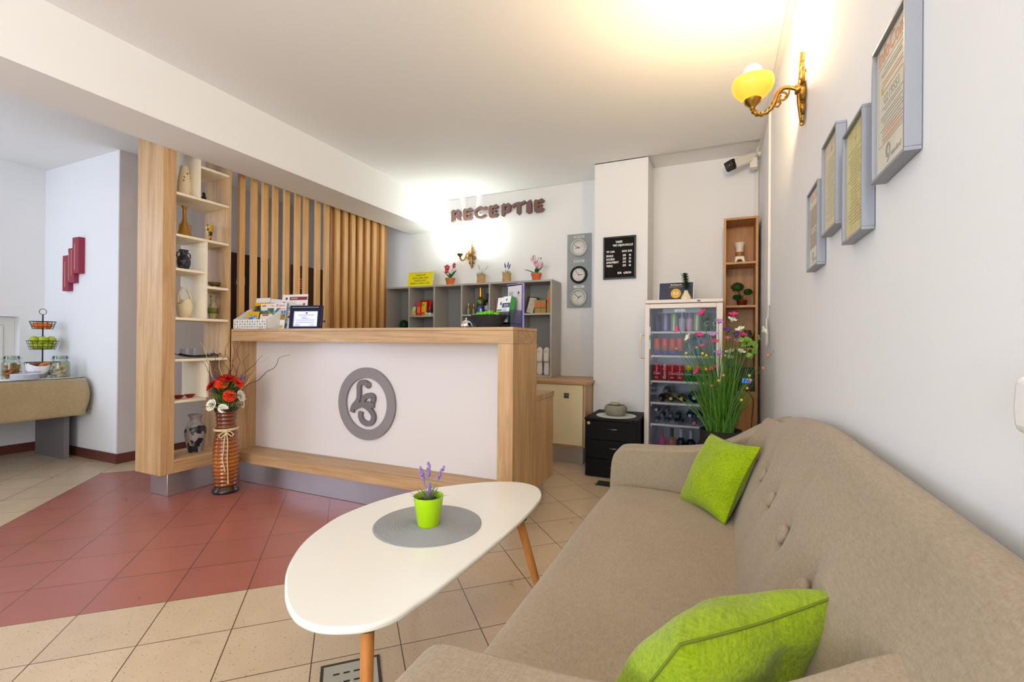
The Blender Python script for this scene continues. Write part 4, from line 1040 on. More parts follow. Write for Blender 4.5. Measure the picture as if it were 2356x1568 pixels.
rules(t,'heading',-0.052,-0.01,[0.218,0.208,0.199],GRP,0.006,-0.0012,0.2,1); build('drop_emblem', MB().add(MB().lathe([(0.0,0.0),(0.0065,0.007),(0.0045,0.014),(0.0,0.024)],12),T(0.038,-0.002,0.205)), mat('dark_green_print',(36,78,60),0.5), t); rules(t,'small_print',0.022,0.056,[0.196],REDP,0.002,-0.0012)
DG2 = mat('dark_green_print',(36,78,60),0.5); MG = mat('mid_green_print',(60,140,70),0.5)
def leafl(label, loc, rot, mats, n):
    t = thing('leaflet', label, 'leaflet', loc, rot=rot, group='leaflets in the acrylic stand')
    build('stack', MB().box(-0.036,0.036,0.0,n,0,0.165), mats, t); build('cover', MB().box(-0.036,0.036,-0.001,0.0,0,0.165), PAPER, t)
    return t
t = leafl('stack of white and green leaflets with a dark drop mark in the left pocket', (-1.262,2.615,CTZ+0.030), (-9,0,-25), NAVY, 0.022)
for z in (0.052,0.066,0.080): patch(t,'green_band',-0.033,0.033,z,z+0.010,MG,-0.001)
build('drop_emblem', MB().add(MB().lathe([(0.0,0.0),(0.0065,0.007),(0.0045,0.014),(0.0,0.026)],12),T(0.0,-0.002,0.115)), DG2, t)
t = leafl('stack of green-backed leaflets with a navy band in the right pocket', (-1.205,2.560,CTZ+0.034), (-12,0,-25), MG, 0.040)
patch(t,'navy_band',-0.036,0.036,0.094,0.122,NAVY,-0.001); rules(t,'band_text',-0.02,0.025,[0.110,0.101],PAPER,0.003,-0.0016); rules(t,'print_lines',-0.028,0.02,[0.082,0.076,0.070],GRP,0.003,-0.001,0.4,3); build('drop_emblem', MB().add(MB().lathe([(0.0,0.0),(0.005,0.005),(0.0035,0.010),(0.0,0.018)],12),T(0.0,-0.002,0.135)), DG2, t)

# ------------------------------------------------------------------ grey pigeonhole unit behind the counter
hu = thing('pigeonhole_unit', 'grey open pigeonhole unit standing on the back cabinet', 'shelf unit', (-2.57, 4.39, 0.7525))
# local x -1.04..1.04, z 0..0.9825
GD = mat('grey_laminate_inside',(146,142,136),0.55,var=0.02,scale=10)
build('top', MB().box(-1.04,1.04,0,0.30,0.963,0.9825), GREY, hu, bevel=0.001)
build('bottom', MB().box(-1.022,1.022,0,0.30,0,0.018), GREY, hu)
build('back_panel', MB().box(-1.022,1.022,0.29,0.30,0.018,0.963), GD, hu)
for x in (-1.04,1.022): build('side_panel', MB().box(x,x+0.018,0,0.30,0,0.963), GREY, hu, bevel=0.001)
DX = [-0.700,-0.358,-0.002,0.338,0.680]
for x in DX: build('divider', MB().box(x-0.009,x+0.009,0,0.29,0.018,0.963), GREY, hu, bevel=0.001)
for x0, x1 in ((-0.691,-0.367),(0.007,0.329),(0.689,1.022)):
    build('shelf', MB().box(x0,x1,0.001,0.29,0.628,0.646), GREY, hu, bevel=0.001)
for x0, x1 in ((-1.022,-0.709),(-0.349,-0.011),(0.347,0.671),(-0.691,-0.367),(0.007,0.329)):
    build('shelf', MB().box(x0,x1,0.001,0.29,0.455,0.473), GREY, hu, bevel=0.001)
HZ, HT = 0.7525+0.646, 0.7525+0.9835
cb = thing('back_cabinet', 'low cabinet with a cream door and oak worktop behind the counter', 'cabinet', (-2.0, 4.02, 0))
build('worktop', MB().box(-1.42,0.935,0,0.675,0.724,0.751), OAK_X, cb, bevel=0.002)
build('side_panel', MB().box(0.900,0.915,0.012,0.675,0.165,0.723), OAK_Z, cb)
build('carcass', MB().box(-1.40,0.899,0.032,0.675,0.165,0.722), OAK_Z, cb)
build('bottom_rail', MB().box(-1.40,0.914,0.011,0.031,0.165,0.176), HONEY_Y, cb)
CRD = mat('cream_door_laminate',(240,226,186),0.4)
for x0, x1 in ((0.30,0.893),(-0.30,0.297),(-0.90,-0.303)):
    d_ = build('door', MB().box(x0,x1,0.010,0.030,0.178,0.720), CRD, cb, bevel=0.0015)
    if x0 > 0.2:
        build('lock', MB().box(0.72,0.765,0.004,0.010,0.60,0.645).add(MB().lathe([(0.0,0),(0.011,0),(0.0,0.003)],20).xf(RX(90)),T(0.742,0.004,0.622)), mat('lock_grey_metal',(120,122,126),0.35,0.7), d_)
build('plinth', MB().box(-1.38,0.88,0.07,0.60,0,0.164), STEEL, cb)

# things on top of the unit
t = thing('check_in_sign', 'yellow check-in times sign in a white frame leaning on top of the grey unit', 'sign', (-3.18, 4.46, HT), rot=(-10,0,0))
build('frame', MB().box(-0.18,0.18,0,0.012,0,0.006).box(-0.18,0.18,0,0.012,0.174,0.18).box(-0.18,-0.174,0,0.012,0.006,0.174).box(0.174,0.18,0,0.012,0.006,0.174), WHITE, t)
build('sheet', MB().box(-0.174,0.174,0.004,0.008,0.006,0.174), mat('bright_yellow_paper',(246,236,10),0.6), t)
text('lettering','CHECK-IN\nDE LA ORA 14.00\nCHECK-OUT\nPANA LA ORA 11.00',mat('olive_ink',(70,66,10),0.7),t,(0,0.0035,0.090),FRONT,0.029,line=1.12)
TERRA = mat('terracotta',(206,108,52),0.7,var=0.06,scale=20)
JUTE = mat('jute_cloth',(196,160,112),0.95,var=0.12,scale=60,bump=0.4,bscale=200)
def orchid(label, x, petal, heart, seed, tall=1.0, sparse=False):
    t = thing('potted_orchid', label, 'potted plant', (x, 4.50, HT), group='plants on the grey unit')
    build('pot', MB().lathe([(0,0),(0.040,0),(0.050,0.062),(0.055,0.062),(0.057,0.084),(0.053,0.084),(0.050,0.07),(0,0.07)],36), TERRA, t)
    build('soil', MB().lathe([(0.0,0.074),(0.049,0.073)],24), SOIL, t)
    lv = MB()
    for a, l in ((200,0.13),(-15,0.135),(110,0.09)) if not sparse else ((175,0.15),(-70,0.09),(10,0.12)):
        lv.leaf((0,0,0.072),(math.cos(R(a))*0.62,math.sin(R(a))*0.35,0.8 if not (sparse and a == 175) else 0.35),(0,0,1),l,0.042,0.12)
    build('leaves', lv, mat('orchid_leaf',(40,100,48),0.35,var=0.2,scale=20), t, solid=0.002)
    rnd = random.Random(seed)
    stems = MB(); fls = []
    for k in range(4):
        ex = rnd.uniform(-0.055,0.065); ez = rnd.uniform(0.16,0.24)*tall; ey = rnd.uniform(-0.03,0.02)
        stems.tube(spline([(0.004*k-0.006,0,0.07),(ex*0.25,ey*0.3,0.07+(ez-0.07)*0.55),(ex,ey,ez)],5),0.0018,6); fls.append((ex,ey,ez))
    if sparse:
        for ex, ez in ((-0.035,0.262),(0.05,0.235),(0.075,0.17)):
            stems.tube(spline([(0,0,0.07),(ex*0.2,0,0.18),(ex*0.5,0,ez+0.008),(ex,0,ez)],5),0.0015,6)
    build('stems', stems, mat('orchid_stem',(104,84,56),0.6), t)
    for (ex,ey,ez) in fls:
        f = MB()
        for k in range(5):
            a = 72*k+90; f.leaf((0,0,0),(math.cos(R(a)),-0.25,math.sin(R(a))),(0,-1,0.1),0.036,0.034,0.1)
        f.xf(RZ(rnd.uniform(-40,40)))
        fo_ = build('bloom', f, petal, t, (ex,ey-0.004,ez), recalc=False)
        build('lip', MB().ell((0,-0.006,0),(0.006,0.007,0.007),10,8), heart, fo_)
    if sparse:
        for ex, ez in ((-0.035,0.262),(0.05,0.235)): build('bud', MB().ell((ex,0,ez),(0.006,0.006,0.009),10,8), mat('brown_bud',(120,88,40),0.6), t)
orchid('orchid with crimson and yellow blooms in a terracotta pot beside the yellow sign', -2.787, mat('crimson_orchid',(208,50,76),0.5,var=0.25,scale=60), mat('orchid_yellow',(240,196,60),0.5), 4)
orchid('orchid with pale pink blooms in a terracotta pot at the right end of the unit', -1.741, mat('pink_orchid',(232,190,206),0.5,var=0.12,scale=60), mat('orchid_pink_heart',(214,130,160),0.5), 8, 0.95, True)
def jute(label, x, flm, leafm, spots, seed):
    t = thing('potted_lavender', label, 'potted plant', (x, 4.50, HT), group='plants on the grey unit')
    m = MB().lathe([(p.x,p.y) for p in spline([(0,0),(0.043,0),(0.047,0.03),(0.045,0.06),(0.048,0.092),(0.050,0.102),(0.046,0.10),(0.042,0.085)],3)],36)
    m.v = [(a*(1+0.02*math.sin(9*math.atan2(b_,a)+z*60)), b_*(1+0.02*math.sin(9*math.atan2(b_,a)+z*60)), z) for a, b_, z in m.v]
    build('sack', m, JUTE, t)
    lavender(t, len(spots), 0.1, 0.10, (0,0,0.092), leafm, flm, seed, 0.05, spots=spots)
MINT = mat('mint_leaf',(110,164,104),0.6,var=0.2,scale=30)
jute('pale green plant with whitish spikes in a jute sack pot', -2.39, mat('white_bloom',(206,212,196),0.8,var=0.1,scale=60), MINT, [(-0.25,-0.1,1,0.12),(0.65,0,0.75,0.13),(0.1,0.2,1,0.075)], 21)
jute('lavender with two violet spikes in a jute sack pot', -2.08, mat('violet_bloom',(104,88,180),0.8,var=0.2,scale=60), MINT, [(-0.22,0,1,0.12),(0.18,-0.1,1,0.125),(0.34,0.1,1,0.11)], 22)
# in the pigeonholes
HY = 4.50
t = thing('topiary_ball', 'dark green clipped topiary ball in the leftmost pigeonhole', 'plant', (-3.42, HY, 0.7525+0.4735))
bl = MB(); rnd = random.Random(2)
for i in range(420):
    v = Vector((rnd.gauss(0,1),rnd.gauss(0,1),rnd.gauss(0,1))).normalized()
    bl.leaf(v*0.05+Vector((0,0,0.066)), v+Vector((rnd.uniform(-.6,.6),rnd.uniform(-.6,.6),rnd.uniform(-.6,.6))), (0,0,1), 0.018, 0.007, 0.1, 3)
bl.ell((0,0,0.066),0.052,14,10)
build('foliage', bl, mat('box_leaf',(24,66,38),0.6,var=0.3,scale=40), t, recalc=False)
build('base', MB().lathe([(0,0),(0.03,0),(0.026,0.02),(0,0.02)],20), SOIL, t)
def bag(name, label, x, y, w, h, d, m, rz=0, top=True):
    t = thing(name, label, 'snack', (x,y,HZ+0.001), rz)
    def fn(u, v):
        a = 6.2832*u; taper = 1 if v < 0.6 else 1-(v-0.6)/0.4
        ww = w/2*(1-0.05*math.sin(3.14*v)); dd = d/2*max(0.04, math.sin(3.14*(0.12+0.78*v))**0.6*taper if v > 0.0 else 0.3)
        c, s_ = math.cos(a), math.sin(a)
        return (ww*math.copysign(abs(c)**0.45, c), dd*math.copysign(abs(s_)**0.8, s_), h*v)
    build('packet', MB().grid(fn, 28, 14, cu=True).add(MB().box(-w/2*0.97,w/2*0.97,-d/2*0.35,d/2*0.35,0,0.003)), m, t)
    return t
GT = mat('green_price_tag',(60,220,60),0.6); OT = mat('orange_price_tag',(255,70,40),0.6)
t = bag('snack_bag', 'white and green snack packet lowest at the left of the second pigeonhole', -3.265, HY-0.04, 0.085, 0.105, 0.05, mat('white_green_packet',(206,214,150),0.35,var=0.3,scale=30), 6)
build('price_tag', MB().box(-0.012,0.014,-0.026,-0.024,0.06,0.082), GT, t); build('picture', MB().box(-0.03,0.03,-0.0265,-0.0245,0.012,0.05), YEL, t)
t = bag('snack_bag', 'large red crisp packet standing behind in the second pigeonhole', -3.135, HY+0.04, 0.165, 0.19, 0.06, mat('red_packet',(196,24,22),0.3,var=0.15,scale=20))
t = thing('snack_carton', 'narrow red snack carton left of the yellow nut packet', 'snack', (-3.165, HY-0.05, HZ+0.001), 5)
build('carton', MB().box(-0.025,0.025,-0.02,0.02,0,0.155), mat('red_carton',(214,40,30),0.35), t, bevel=0.002); build('picture', MB().box(-0.018,0.018,-0.0206,-0.02,0.03,0.10), mat('orange_print',(240,120,40),0.4), t)
t = bag('snack_bag', 'yellow nut packet with green price tag in front of the red packet', -3.100, HY-0.05, 0.07, 0.155, 0.05, mat('yellow_packet',(236,176,30),0.3,var=0.2,scale=30), -4)
build('price_tag', MB().box(-0.014,0.010,-0.026,-0.024,0.115,0.140), GT, t); build('red_stripe', MB().box(-0.03,0.03,-0.0262,-0.0245,0.02,0.035), REDP, t)
t = thing('snack_carton', 'small flat white carton with a green tag at the right of the second pigeonhole', 'snack', (-3.025, HY-0.06, HZ+0.001), -3)
build('carton', MB().box(-0.04,0.04,-0.03,0.03,0,0.028), WHITE, t, bevel=0.002); build('price_tag', MB().box(-0.006,0.018,-0.0312,-0.0302,0.004,0.022), GT, t); build('blue_print', MB().box(-0.036,-0.01,-0.0312,-0.0302,0.006,0.018), SKYP, t)
t = thing('snack_carton', 'small dark wedge-shaped pack on the flat white carton', 'snack', (-3.02, HY-0.05, HZ+0.0295), 0)
build('pack', MB().prism([(-0.028,0),(0.028,0),(0.02,0.05)],'y',-0.02,0.02), mat('dark_pack',(70,62,66),0.4,var=0.3,scale=40), t)
def bottle(name, label, x, y, z, h, r, glassm, capm, group=None, capfrac=0.30, neck=0.30, tagm=None, tagh=0.5, lbl=None, rot=None, lblh=(0.2,0.42)):
    """wine or soft-drink bottle; parts: body, capsule, price tag, paper label"""
    t = thing(name, label, 'bottle', (x,y,z), rot=rot if rot else (0,0,0), group=group)
    sh = 1-neck-0.14
    pr = spline([(r*0.9,0.0),(r,0.006),(r,h*sh*0.6),(r,h*sh),(r*0.80,h*(sh+0.07)),(r*0.36,h*(sh+0.15)),(r*0.33,h*(1-capfrac*0.6)),(r*0.35,h)],4)
    build('body', MB().lathe([(0,0)]+[(p.x,p.y) for p in pr],28), glassm, t)
    build('capsule', MB().lathe([(r*0.37,h*(1-capfrac)),(r*0.37,h*0.97),(r*0.40,h*0.975),(r*0.40,h*1.0),(0,h*1.002)],24), capm, t)
    if lbl is not None: build('paper_label', MB().lathe([(r*1.012,h*lblh[0]),(r*1.012,h*lblh[1])],28,cap=False), lbl, t, solid=0.0006)
    if tagm is not None: build('price_tag', MB().cbox(0,-r*1.03,h*tagh,0.026,0.003,0.020), tagm, t)
    return t
GGL = mat('olive_bottle_glass',(96,92,30),0.1,var=0.2,scale=20); DGL = mat('dark_bottle_glass',(14,14,16),0.08); PKL = mat('pink_bottle',(196,80,116),0.15); PGL = mat('pale_bottle_glass',(120,116,72),0.1)
GOLD = mat('gold_foil',(220,164,40),0.3,0.9); PKF = mat('pink_foil',(176,86,110),0.35,0.4); WCAP = mat('white_capsule',(226,222,218),0.4)
bottle('bottle', 'small pale bottle with a gold cap, leftmost in the drinks pigeonhole', -2.517, HY-0.05, HZ, 0.125, 0.022, PGL, GOLD, 'bottles in the drinks pigeonhole', 0.22)
bottle('bottle', 'small slim bottle with a gold cap, second from left in the drinks pigeonhole', -2.47, HY-0.02, HZ, 0.12, 0.019, PGL, GOLD, 'bottles in the drinks pigeonhole', 0.22)
bottle('bottle', 'tall olive sparkling wine bottle with gold foil and green tag', -2.41, HY+0.03, HZ, 0.30, 0.044, GGL, GOLD, 'bottles in the drinks pigeonhole', 0.46, 0.34, GT, 0.50, mat('dark_gold_label',(70,60,26),0.5), lblh=(0.28,0.40))
bottle('bottle', 'dark wine bottle between the gold and pink bottles', -2.335, HY+0.05, HZ, 0.24, 0.036, DGL, BLACK, 'bottles in the drinks pigeonhole', 0.3, 0.30, lbl=mat('blue_white_label',(180,196,232),0.5,var=0.3,scale=40))
bottle('bottle', 'pink sparkling wine bottle with pink foil and green tag', -2.265, HY+0.02, HZ, 0.295, 0.043, PKL, PKF, 'bottles in the drinks pigeonhole', 0.42, 0.32, GT, 0.40)
t = thing('snack_carton', 'small blue and white pack in front of the dark wine bottle', 'snack', (-2.36, HY-0.075, HZ+0.001), 4)
build('pack', MB().box(-0.022,0.022,-0.012,0.012,0,0.085), mat('blue_pack',(40,84,210),0.3,var=0.2,scale=30), t, bevel=0.002); build('white_corner', MB().box(0.004,0.022,-0.0127,-0.0121,0.0,0.06), PAPER, t)
bottle('bottle', 'black bottle with a long white neck capsule in the fifth pigeonhole', -2.01, HY-0.02, 0.7525+0.4735, 0.205, 0.033, DGL, WCAP, None, 0.42, 0.32, OT, 0.14)
t = thing('blue_cap', 'small bright blue cap in the third pigeonhole', 'cap', (-2.735, HY-0.03, 0.7525+0.4735))
build('cap', MB().lathe([(0,0),(0.018,0),(0.018,0.010),(0.010,0.020),(0,0.022)],24), mat('bright_blue_plastic',(24,96,190),0.4), t)
t = thing('coffee_packet', 'black packet with pale marbled front leaning in the right pigeonhole', 'packet', (-1.80, HY, HZ+0.001), rot=(-6,8,0))
build('packet', MB().box(-0.062,0.062,-0.02,0.02,0,0.175), mat('black_packet',(28,24,26),0.35), t, bevel=0.008)
build('front', MB().prism([(-0.045,0.006),(0.028,0.006),(0.045,0.165),(-0.03,0.168)],'y',-0.022,-0.020), mat('marbled_front',(190,176,160),0.5,var=0.4,scale=30), t)
KR = mat('kraft_card',(170,140,78),0.8,var=0.1,scale=20)
for i, (x, w, h, y, lab) in enumerate(((-1.715,0.062,0.138,HY,'kraft box with orange tag, leftmost in the right pigeonhole'),(-1.652,0.060,0.138,HY,'kraft box with orange tag beside the leftmost kraft box'),(-1.594,0.034,0.135,HY+0.015,'narrow kraft box with orange tag behind the tall kraft box'))):
    t = thing('kraft_box', lab, 'box', (x,y,HZ+0.001), group='kraft boxes in the right pigeonhole')
    build('box', MB().box(-w/2,w/2,-0.03,0.03,0,h), KR, t, bevel=0.002)
    build('price_tag', MB().box(-0.016,0.014,-0.0318,-0.0305,h*0.55,h*0.76), OT, t); build('green_string', MB().box(-w/2-0.001,w/2+0.001,-0.0315,-0.0302,h*0.40,h*0.44), mat('green_string',(60,84,40),0.8), t)
t = thing('kraft_box', 'tall tapering kraft box with orange tag against the side of the right pigeonhole', 'box', (-1.578,HY-0.05,HZ+0.001))
build('box', MB().prism([(-0.02,0),(0.022,0),(0.022,0.28),(0.012,0.28),(-0.012,0.20)],'y',-0.025,0.025), KR, t, bevel=0.002)
build('price_tag', MB().box(-0.014,0.016,-0.027,-0.0255,0.125,0.155), OT, t)
# slippers standing on end in the lowest right compartment
def slipper(label, x, y):
    t = thing('slipper', label, 'slipper', (x,y,0.7525+0.019), group='white slippers in the grey unit')
    pr = [(0.0,0.0),(0.022,0.004),(0.029,0.03),(0.026,0.10),(0.024,0.15),(0.031,0.22),(0.029,0.255),(0.018,0.276),(0.0,0.282)]
    o = [(p.x,p.y) for p in spline(pr,4)]; full = o+[(-a,b) for a,b in reversed(o[1:-1])]
    build('sole', MB().prism(full,'y',0.0,0.010), mat('white_terry',(236,234,232),0.95,bump=0.3,bscale=200), t, bevel=0.003)
    def up(u, v): 
        a = 3.1416*u; w = 0.030-0.004*abs(v-0.5); return (w*math.cos(a), -0.024*math.sin(a)*(1-0.25*v), 0.135+0.125*v-0.02*math.sin(a)*v)
    build('upper', MB().grid(up, 16, 10), mat('white_terry',(236,234,232),0.95), t, solid=0.004)
    build('yellow_tag', MB().box(-0.01,0.008,-0.027,-0.0255,0.228,0.245), YEL, t)
slipper('white slipper standing on end, farther left of the pair', -1.675, HY-0.06)
slipper('white slipper standing on end next to the right side panel', -1.600, HY-0.06)

# ------------------------------------------------------------------ lettering on the back wall
BRN = mat('brown_sign_letter',(112,80,72),0.45,var=0.05,scale=20)
def ribbon_piece(pts, w): return ('r', pts, w)
E_ = [[(0.05,0.1),(0.2,-0.02),(0.42,0.12),(0.42,0.86),(0.2,0.98),(0.02,0.84)],[(0.2,0.97),(0.42,0.9),(0.8,1.0),(1.0,0.82),(0.8,0.68),(0.3,0.74)],[(0.35,0.56),(0.72,0.62),(0.86,0.5),(0.7,0.4),(0.35,0.44)],[(0.1,0.1),(0.25,-0.02),(0.8,0.0),(1.0,0.2),(0.86,0.32),(0.4,0.24)]]
GL = {'R': [[(0.02,0.02),(0.2,-0.04),(0.38,0.12),(0.38,0.85),(0.05,0.85)],[(0.0,0.82),(0.22,1.0),(0.5,0.90),(0.75,0.98),(0.95,0.82),(0.9,0.72),(0.05,0.70)],[(0.64,0.82),(0.95,0.82),(0.95,0.48),(0.8,0.36),(0.64,0.46)],[(0.3,0.52),(0.8,0.52),(0.85,0.4),(0.3,0.36)],[(0.48,0.44),(0.78,0.44),(1.06,0.08),(0.92,0.0),(0.66,0.16)]],
 'E': E_, 'C': [('r', [(0.98,0.84),(0.72,0.80),(0.5,0.9),(0.22,0.74),(0.13,0.5),(0.25,0.22),(0.55,0.1),(0.88,0.22)], 0.19), [(0.38,0.88),(0.52,1.02),(0.66,0.90),(0.5,0.84)],[(0.80,0.10),(1.0,0.22),(0.88,0.32),(0.78,0.22)]],
 'P': [[(0.05,0.04),(0.22,-0.04),(0.40,0.12),(0.40,0.85),(0.05,0.85)],[(0.0,0.82),(0.3,1.0),(0.5,0.90),(0.8,0.98),(1.0,0.82),(0.9,0.70),(0.05,0.70)],[(0.68,0.82),(1.0,0.82),(1.0,0.42),(0.82,0.26),(0.68,0.38)],[(0.32,0.42),(0.8,0.42),(0.86,0.28),(0.5,0.22),(0.32,0.26)]],
 'T': [('r', [(0.04,0.62),(0.2,0.78),(0.48,0.84),(0.74,0.82),(0.93,0.92)], 0.2),[(0.36,0.85),(0.66,0.85),(0.66,0.12),(0.5,-0.04),(0.36,0.1)],[(0.86,0.84),(0.96,1.02),(1.02,0.86),(0.9,0.76)]],
 'I': [[(0.02,0.06),(0.45,-0.03),(0.98,0.06),(0.94,0.84),(0.78,1.02),(0.06,0.84)]]}
NMS = [('R',-2.870,-2.738,'brown sign letter R beginning the reception lettering'),('E',-2.711,-2.586,'brown sign letter E between the R and the C'),('C',-2.569,-2.400,'brown sign letter C of the reception lettering'),('E',-2.380,-2.255,'brown sign letter E between the C and the P'),('P',-2.222,-2.107,'brown sign letter P of the reception lettering'),('T',-2.092,-1.930,'brown sign letter T of the reception lettering'),('I',-1.922,-1.857,'brown sign letter I of the reception lettering'),('E',-1.833,-1.712,'brown sign letter E ending the reception lettering')]
for ch, x0, x1, lab in NMS:
    m = MB(); w = x1-x0; hh = 0.142
    for k, pc in enumerate(GL[ch]):
        d0 = -0.0002*k
        if pc[0] == 'r':
            P = ribbon([(p[0]*w, p[1]*hh) for p in pc[1]], pc[2]*hh); n = len(P)//2
            for i in range(n-1): m.prism([P[i],P[i+1],P[2*n-2-i],P[2*n-1-i]], 'y', -0.018+d0, 0.018)
        else: m.prism([(p[0]*w, p[1]*hh) for p in pc], 'y', -0.018+d0, 0.018)
    m.cbox(w*0.35,0.030,hh*0.55,0.006,0.026,0.006)
    tag(build('sign_letter', m, BRN, None, (x0, 4.656, 2.500), smooth=False), lab, 'letter', 'reception sign letters')

# ------------------------------------------------------------------ clock board
cp = thing('clock_board', 'tall grey board with city name plates carrying three clocks', 'board', (-1.336, 4.699, 1.467))
build('panel', MB().box(-0.128,0.128,-0.016,0,0,0.768), mat('blue_grey_board',(150,156,158),0.45,var=0.02,scale=6), cp, bevel=0.001)
for nm, z in (('NEW YORK',2.204),('BUCURESTI',1.951),('LONDRA',1.684)):
    p = build('name_plate', MB().box(-0.056,0.056,-0.019,-0.016,-0.012,0.012), mat('silver_plate',(206,206,202),0.35,0.4), cp, (0,0,z-1.467))
    text('lettering', nm, INK, p, (0,-0.0195,0), FRONT, 0.017)
def clock(label, z, rim, hm, mm, ss):
    t = thing('wall_clock', label, 'clock', (-1.336, 4.682, z), group='clocks on the grey board')
    build('bezel', MB().lathe([(0.066,0.0),(0.092,0.0),(0.092,0.012),(0.086,0.028),(0.076,0.032),(0.068,0.022),(0.066,0.012)],56,cap=False).xf(RX(90)), rim, t)
    build('dial', MB().lathe([(0.0,0.006),(0.068,0.006),(0.068,0.010),(0.0,0.010)],48).xf(RX(90)), mat('clock_dial',(236,228,220),0.6), t)
    nb = MB()
    for k in range(12):
        a = R(30*k); nb.cbox(0.054*math.sin(a),-0.0105,0.054*math.cos(a),0.004,0.001,0.010 if k % 3 == 0 else 0.006)
    build('numerals', nb, INK, t)
    def hand(nm, ang, L, w, m, y, back=0.0):
        build(nm, MB().box(-w/2,w/2,y-0.0012,y,-back,L), m, t, (0,0,0), (0,ang,0))
    hand('hour_hand', hm, 0.038, 0.006, BLACK, -0.0125, 0.008); hand('minute_hand', mm, 0.055, 0.0045, BLACK, -0.0142, 0.01); hand('second_hand', ss, 0.056, 0.0014, mat('red_second_hand',(200,40,40),0.5), -0.016, 0.012)
    build('hub', MB().lathe([(0,0.010),(0.006,0.010),(0.006,0.018),(0,0.018)],16).xf(RX(90)), mat('red_second_hand',(200,40,40),0.5), t)
    build('glass_cover', MB().lathe([(0.0,0.0215),(0.0665,0.0215),(0.0665,0.0225),(0.0,0.0225)],48).xf(RX(90)), CLEAR, t)
    return t
SIL = mat('silver_clock_rim',(206,204,198),0.35,0.3)
clock('silver clock at the top of the grey board, under the New York plate', 2.087, SIL, 265, 302, 62)
clock('black-rimmed clock in the middle of the grey board', 1.807, BLACK, 92, 322, 168)
clock('silver clock at the bottom of the grey board, under the Londra plate', 1.570, SIL, 62, 314, 205)

# ------------------------------------------------------------------ price letter board
lb = thing('letter_board', 'black framed letter board with white room prices on the pilaster', 'price board', (-0.841, 4.299, 1.690))
build('frame', MB().box(-0.148,0.148,-0.022,-0.0,0,0.016).box(-0.148,0.148,-0.022,0,0.376,0.392).box(-0.148,-0.132,-0.022,0,0.016,0.376).box(0.132,0.148,-0.022,0,0.016,0.376), mat('letter_board_frame',(34,30,28),0.35), lb, bevel=0.002)
ft = MB().box(-0.132,0.132,-0.012,-0.001,0.016,0.376)
for i in range(60): ft.box(-0.132,0.132,-0.0135,-0.012,0.018+i*0.006,0.021+i*0.006)
build('felt', ft, mat('black_felt',(20,17,16),0.95), lb)
LW = mat('white_letters',(250,246,238),0.5,emit=0.05)
for s_, x, z, al in (('TARIFE',-0.005,0.340,'CENTER'),('*MIC DEJUN INCLUS',0.122,0.309,'RIGHT'),('TIP CAM',-0.122,0.252,'LEFT'),('RON',0.045,0.252,'CENTER'),('EUR',0.095,0.252,'CENTER'),('SINGLE',-0.122,0.214,'LEFT'),('DOUBLE',-0.122,0.183,'LEFT'),('APARTMENT',-0.122,0.153,'LEFT'),('TRIPLE',-0.122,0.121,'LEFT'),('205',0.045,0.214,'CENTER'),('46',0.095,0.214,'CENTER'),('235',0.045,0.183,'CENTER'),('53',0.095,0.183,'CENTER'),('375',0.045,0.153,'CENTER'),('84',0.095,0.153,'CENTER'),('295',0.045,0.121,'CENTER'),('66',0.095,0.121,'CENTER'),('EUR',0.002,0.054,'CENTER'),('4,5RON',0.072,0.054,'CENTER')):
    text('letters', s_, LW, lb, (x,-0.0145,z), FRONT, 0.026, 0.001, al, xs=0.78, off=0.0006)

# ------------------------------------------------------------------ black drawer unit
du = thing('drawer_unit', 'black three-drawer pedestal unit in front of the pilaster', 'drawers', (-0.80, 3.758, 0))
BLK = mat('black_wood_grain',(10,9,9),0.6,spec=0.2,var=0.2,scale=20)
build('body', MB().box(-0.208,0.208,0.02,0.50,0.004,0.462), BLK, du, bevel=0.002)
build('top', MB().box(-0.216,0.216,-0.002,0.505,0.463,0.484), BLK, du, bevel=0.002)
for z0, z1, nm in ((0.309,0.460,1),(0.157,0.305,2),(0.006,0.153,3)):
    d_ = build('drawer', MB().box(-0.208,0.208,0.0,0.019,z0,z1), BLK, du, bevel=0.0015)
    build('handle', MB().tube(spline([(0.0-0.052,0.0,z1-0.052),(-0.045,-0.016,z1-0.055),(0.0,-0.020,z1-0.058),(0.045,-0.016,z1-0.055),(0.052,0.0,z1-0.052)],5),0.0045,8).xf(T(0.015,0,0)), mat('black_gloss_handle',(30,28,28),0.15), d_)
    if nm == 1: build('lock', MB().lathe([(0,0),(0.013,0),(0.013,0.004),(0,0.004)],24).xf(RX(90)).xf(T(-0.18,0,z1-0.02)), mat('pale_brass_lock',(222,196,140),0.3,0.5), d_)
tag(build('round_mat', MB().lathe([(0,0),(0.165,0),(0.165,0.003),(0,0.003)],56), mat('pale_grey_mat',(206,210,206),0.7), None, (-0.795,3.955,0.4845)), 'pale round mat on top of the black drawer unit', 'mat')
t = thing('stone_bowl', 'grey patterned stone bowl on the pale round mat', 'bowl', (-0.80, 3.96, 0.488))
build('bowl', MB().lathe([(p.x,p.y) for p in spline([(0,0),(0.062,0.0),(0.080,0.012),(0.093,0.042),(0.092,0.065),(0.080,0.084),(0.068,0.086),(0.066,0.07),(0.05,0.03)],4)]+[(0,0.03)],48), mat('grey_carved_stone',(140,136,118),0.8,var=0.22,scale=26,bump=0.5,bscale=26), t)
t = thing('candle', 'green candle in a small glass inside the grey stone bowl', 'candle', (-0.805, 3.955, 0.5205))
build('wax', MB().lathe([(0,0),(0.035,0),(0.037,0.068),(0,0.068)],32), mat('green_wax',(56,96,56),0.5), t); build('rim', MB().lathe([(0.037,0.060),(0.039,0.074),(0.036,0.074),(0.035,0.066)],32,cap=False), mat('pale_candle_rim',(196,190,150),0.4), t)

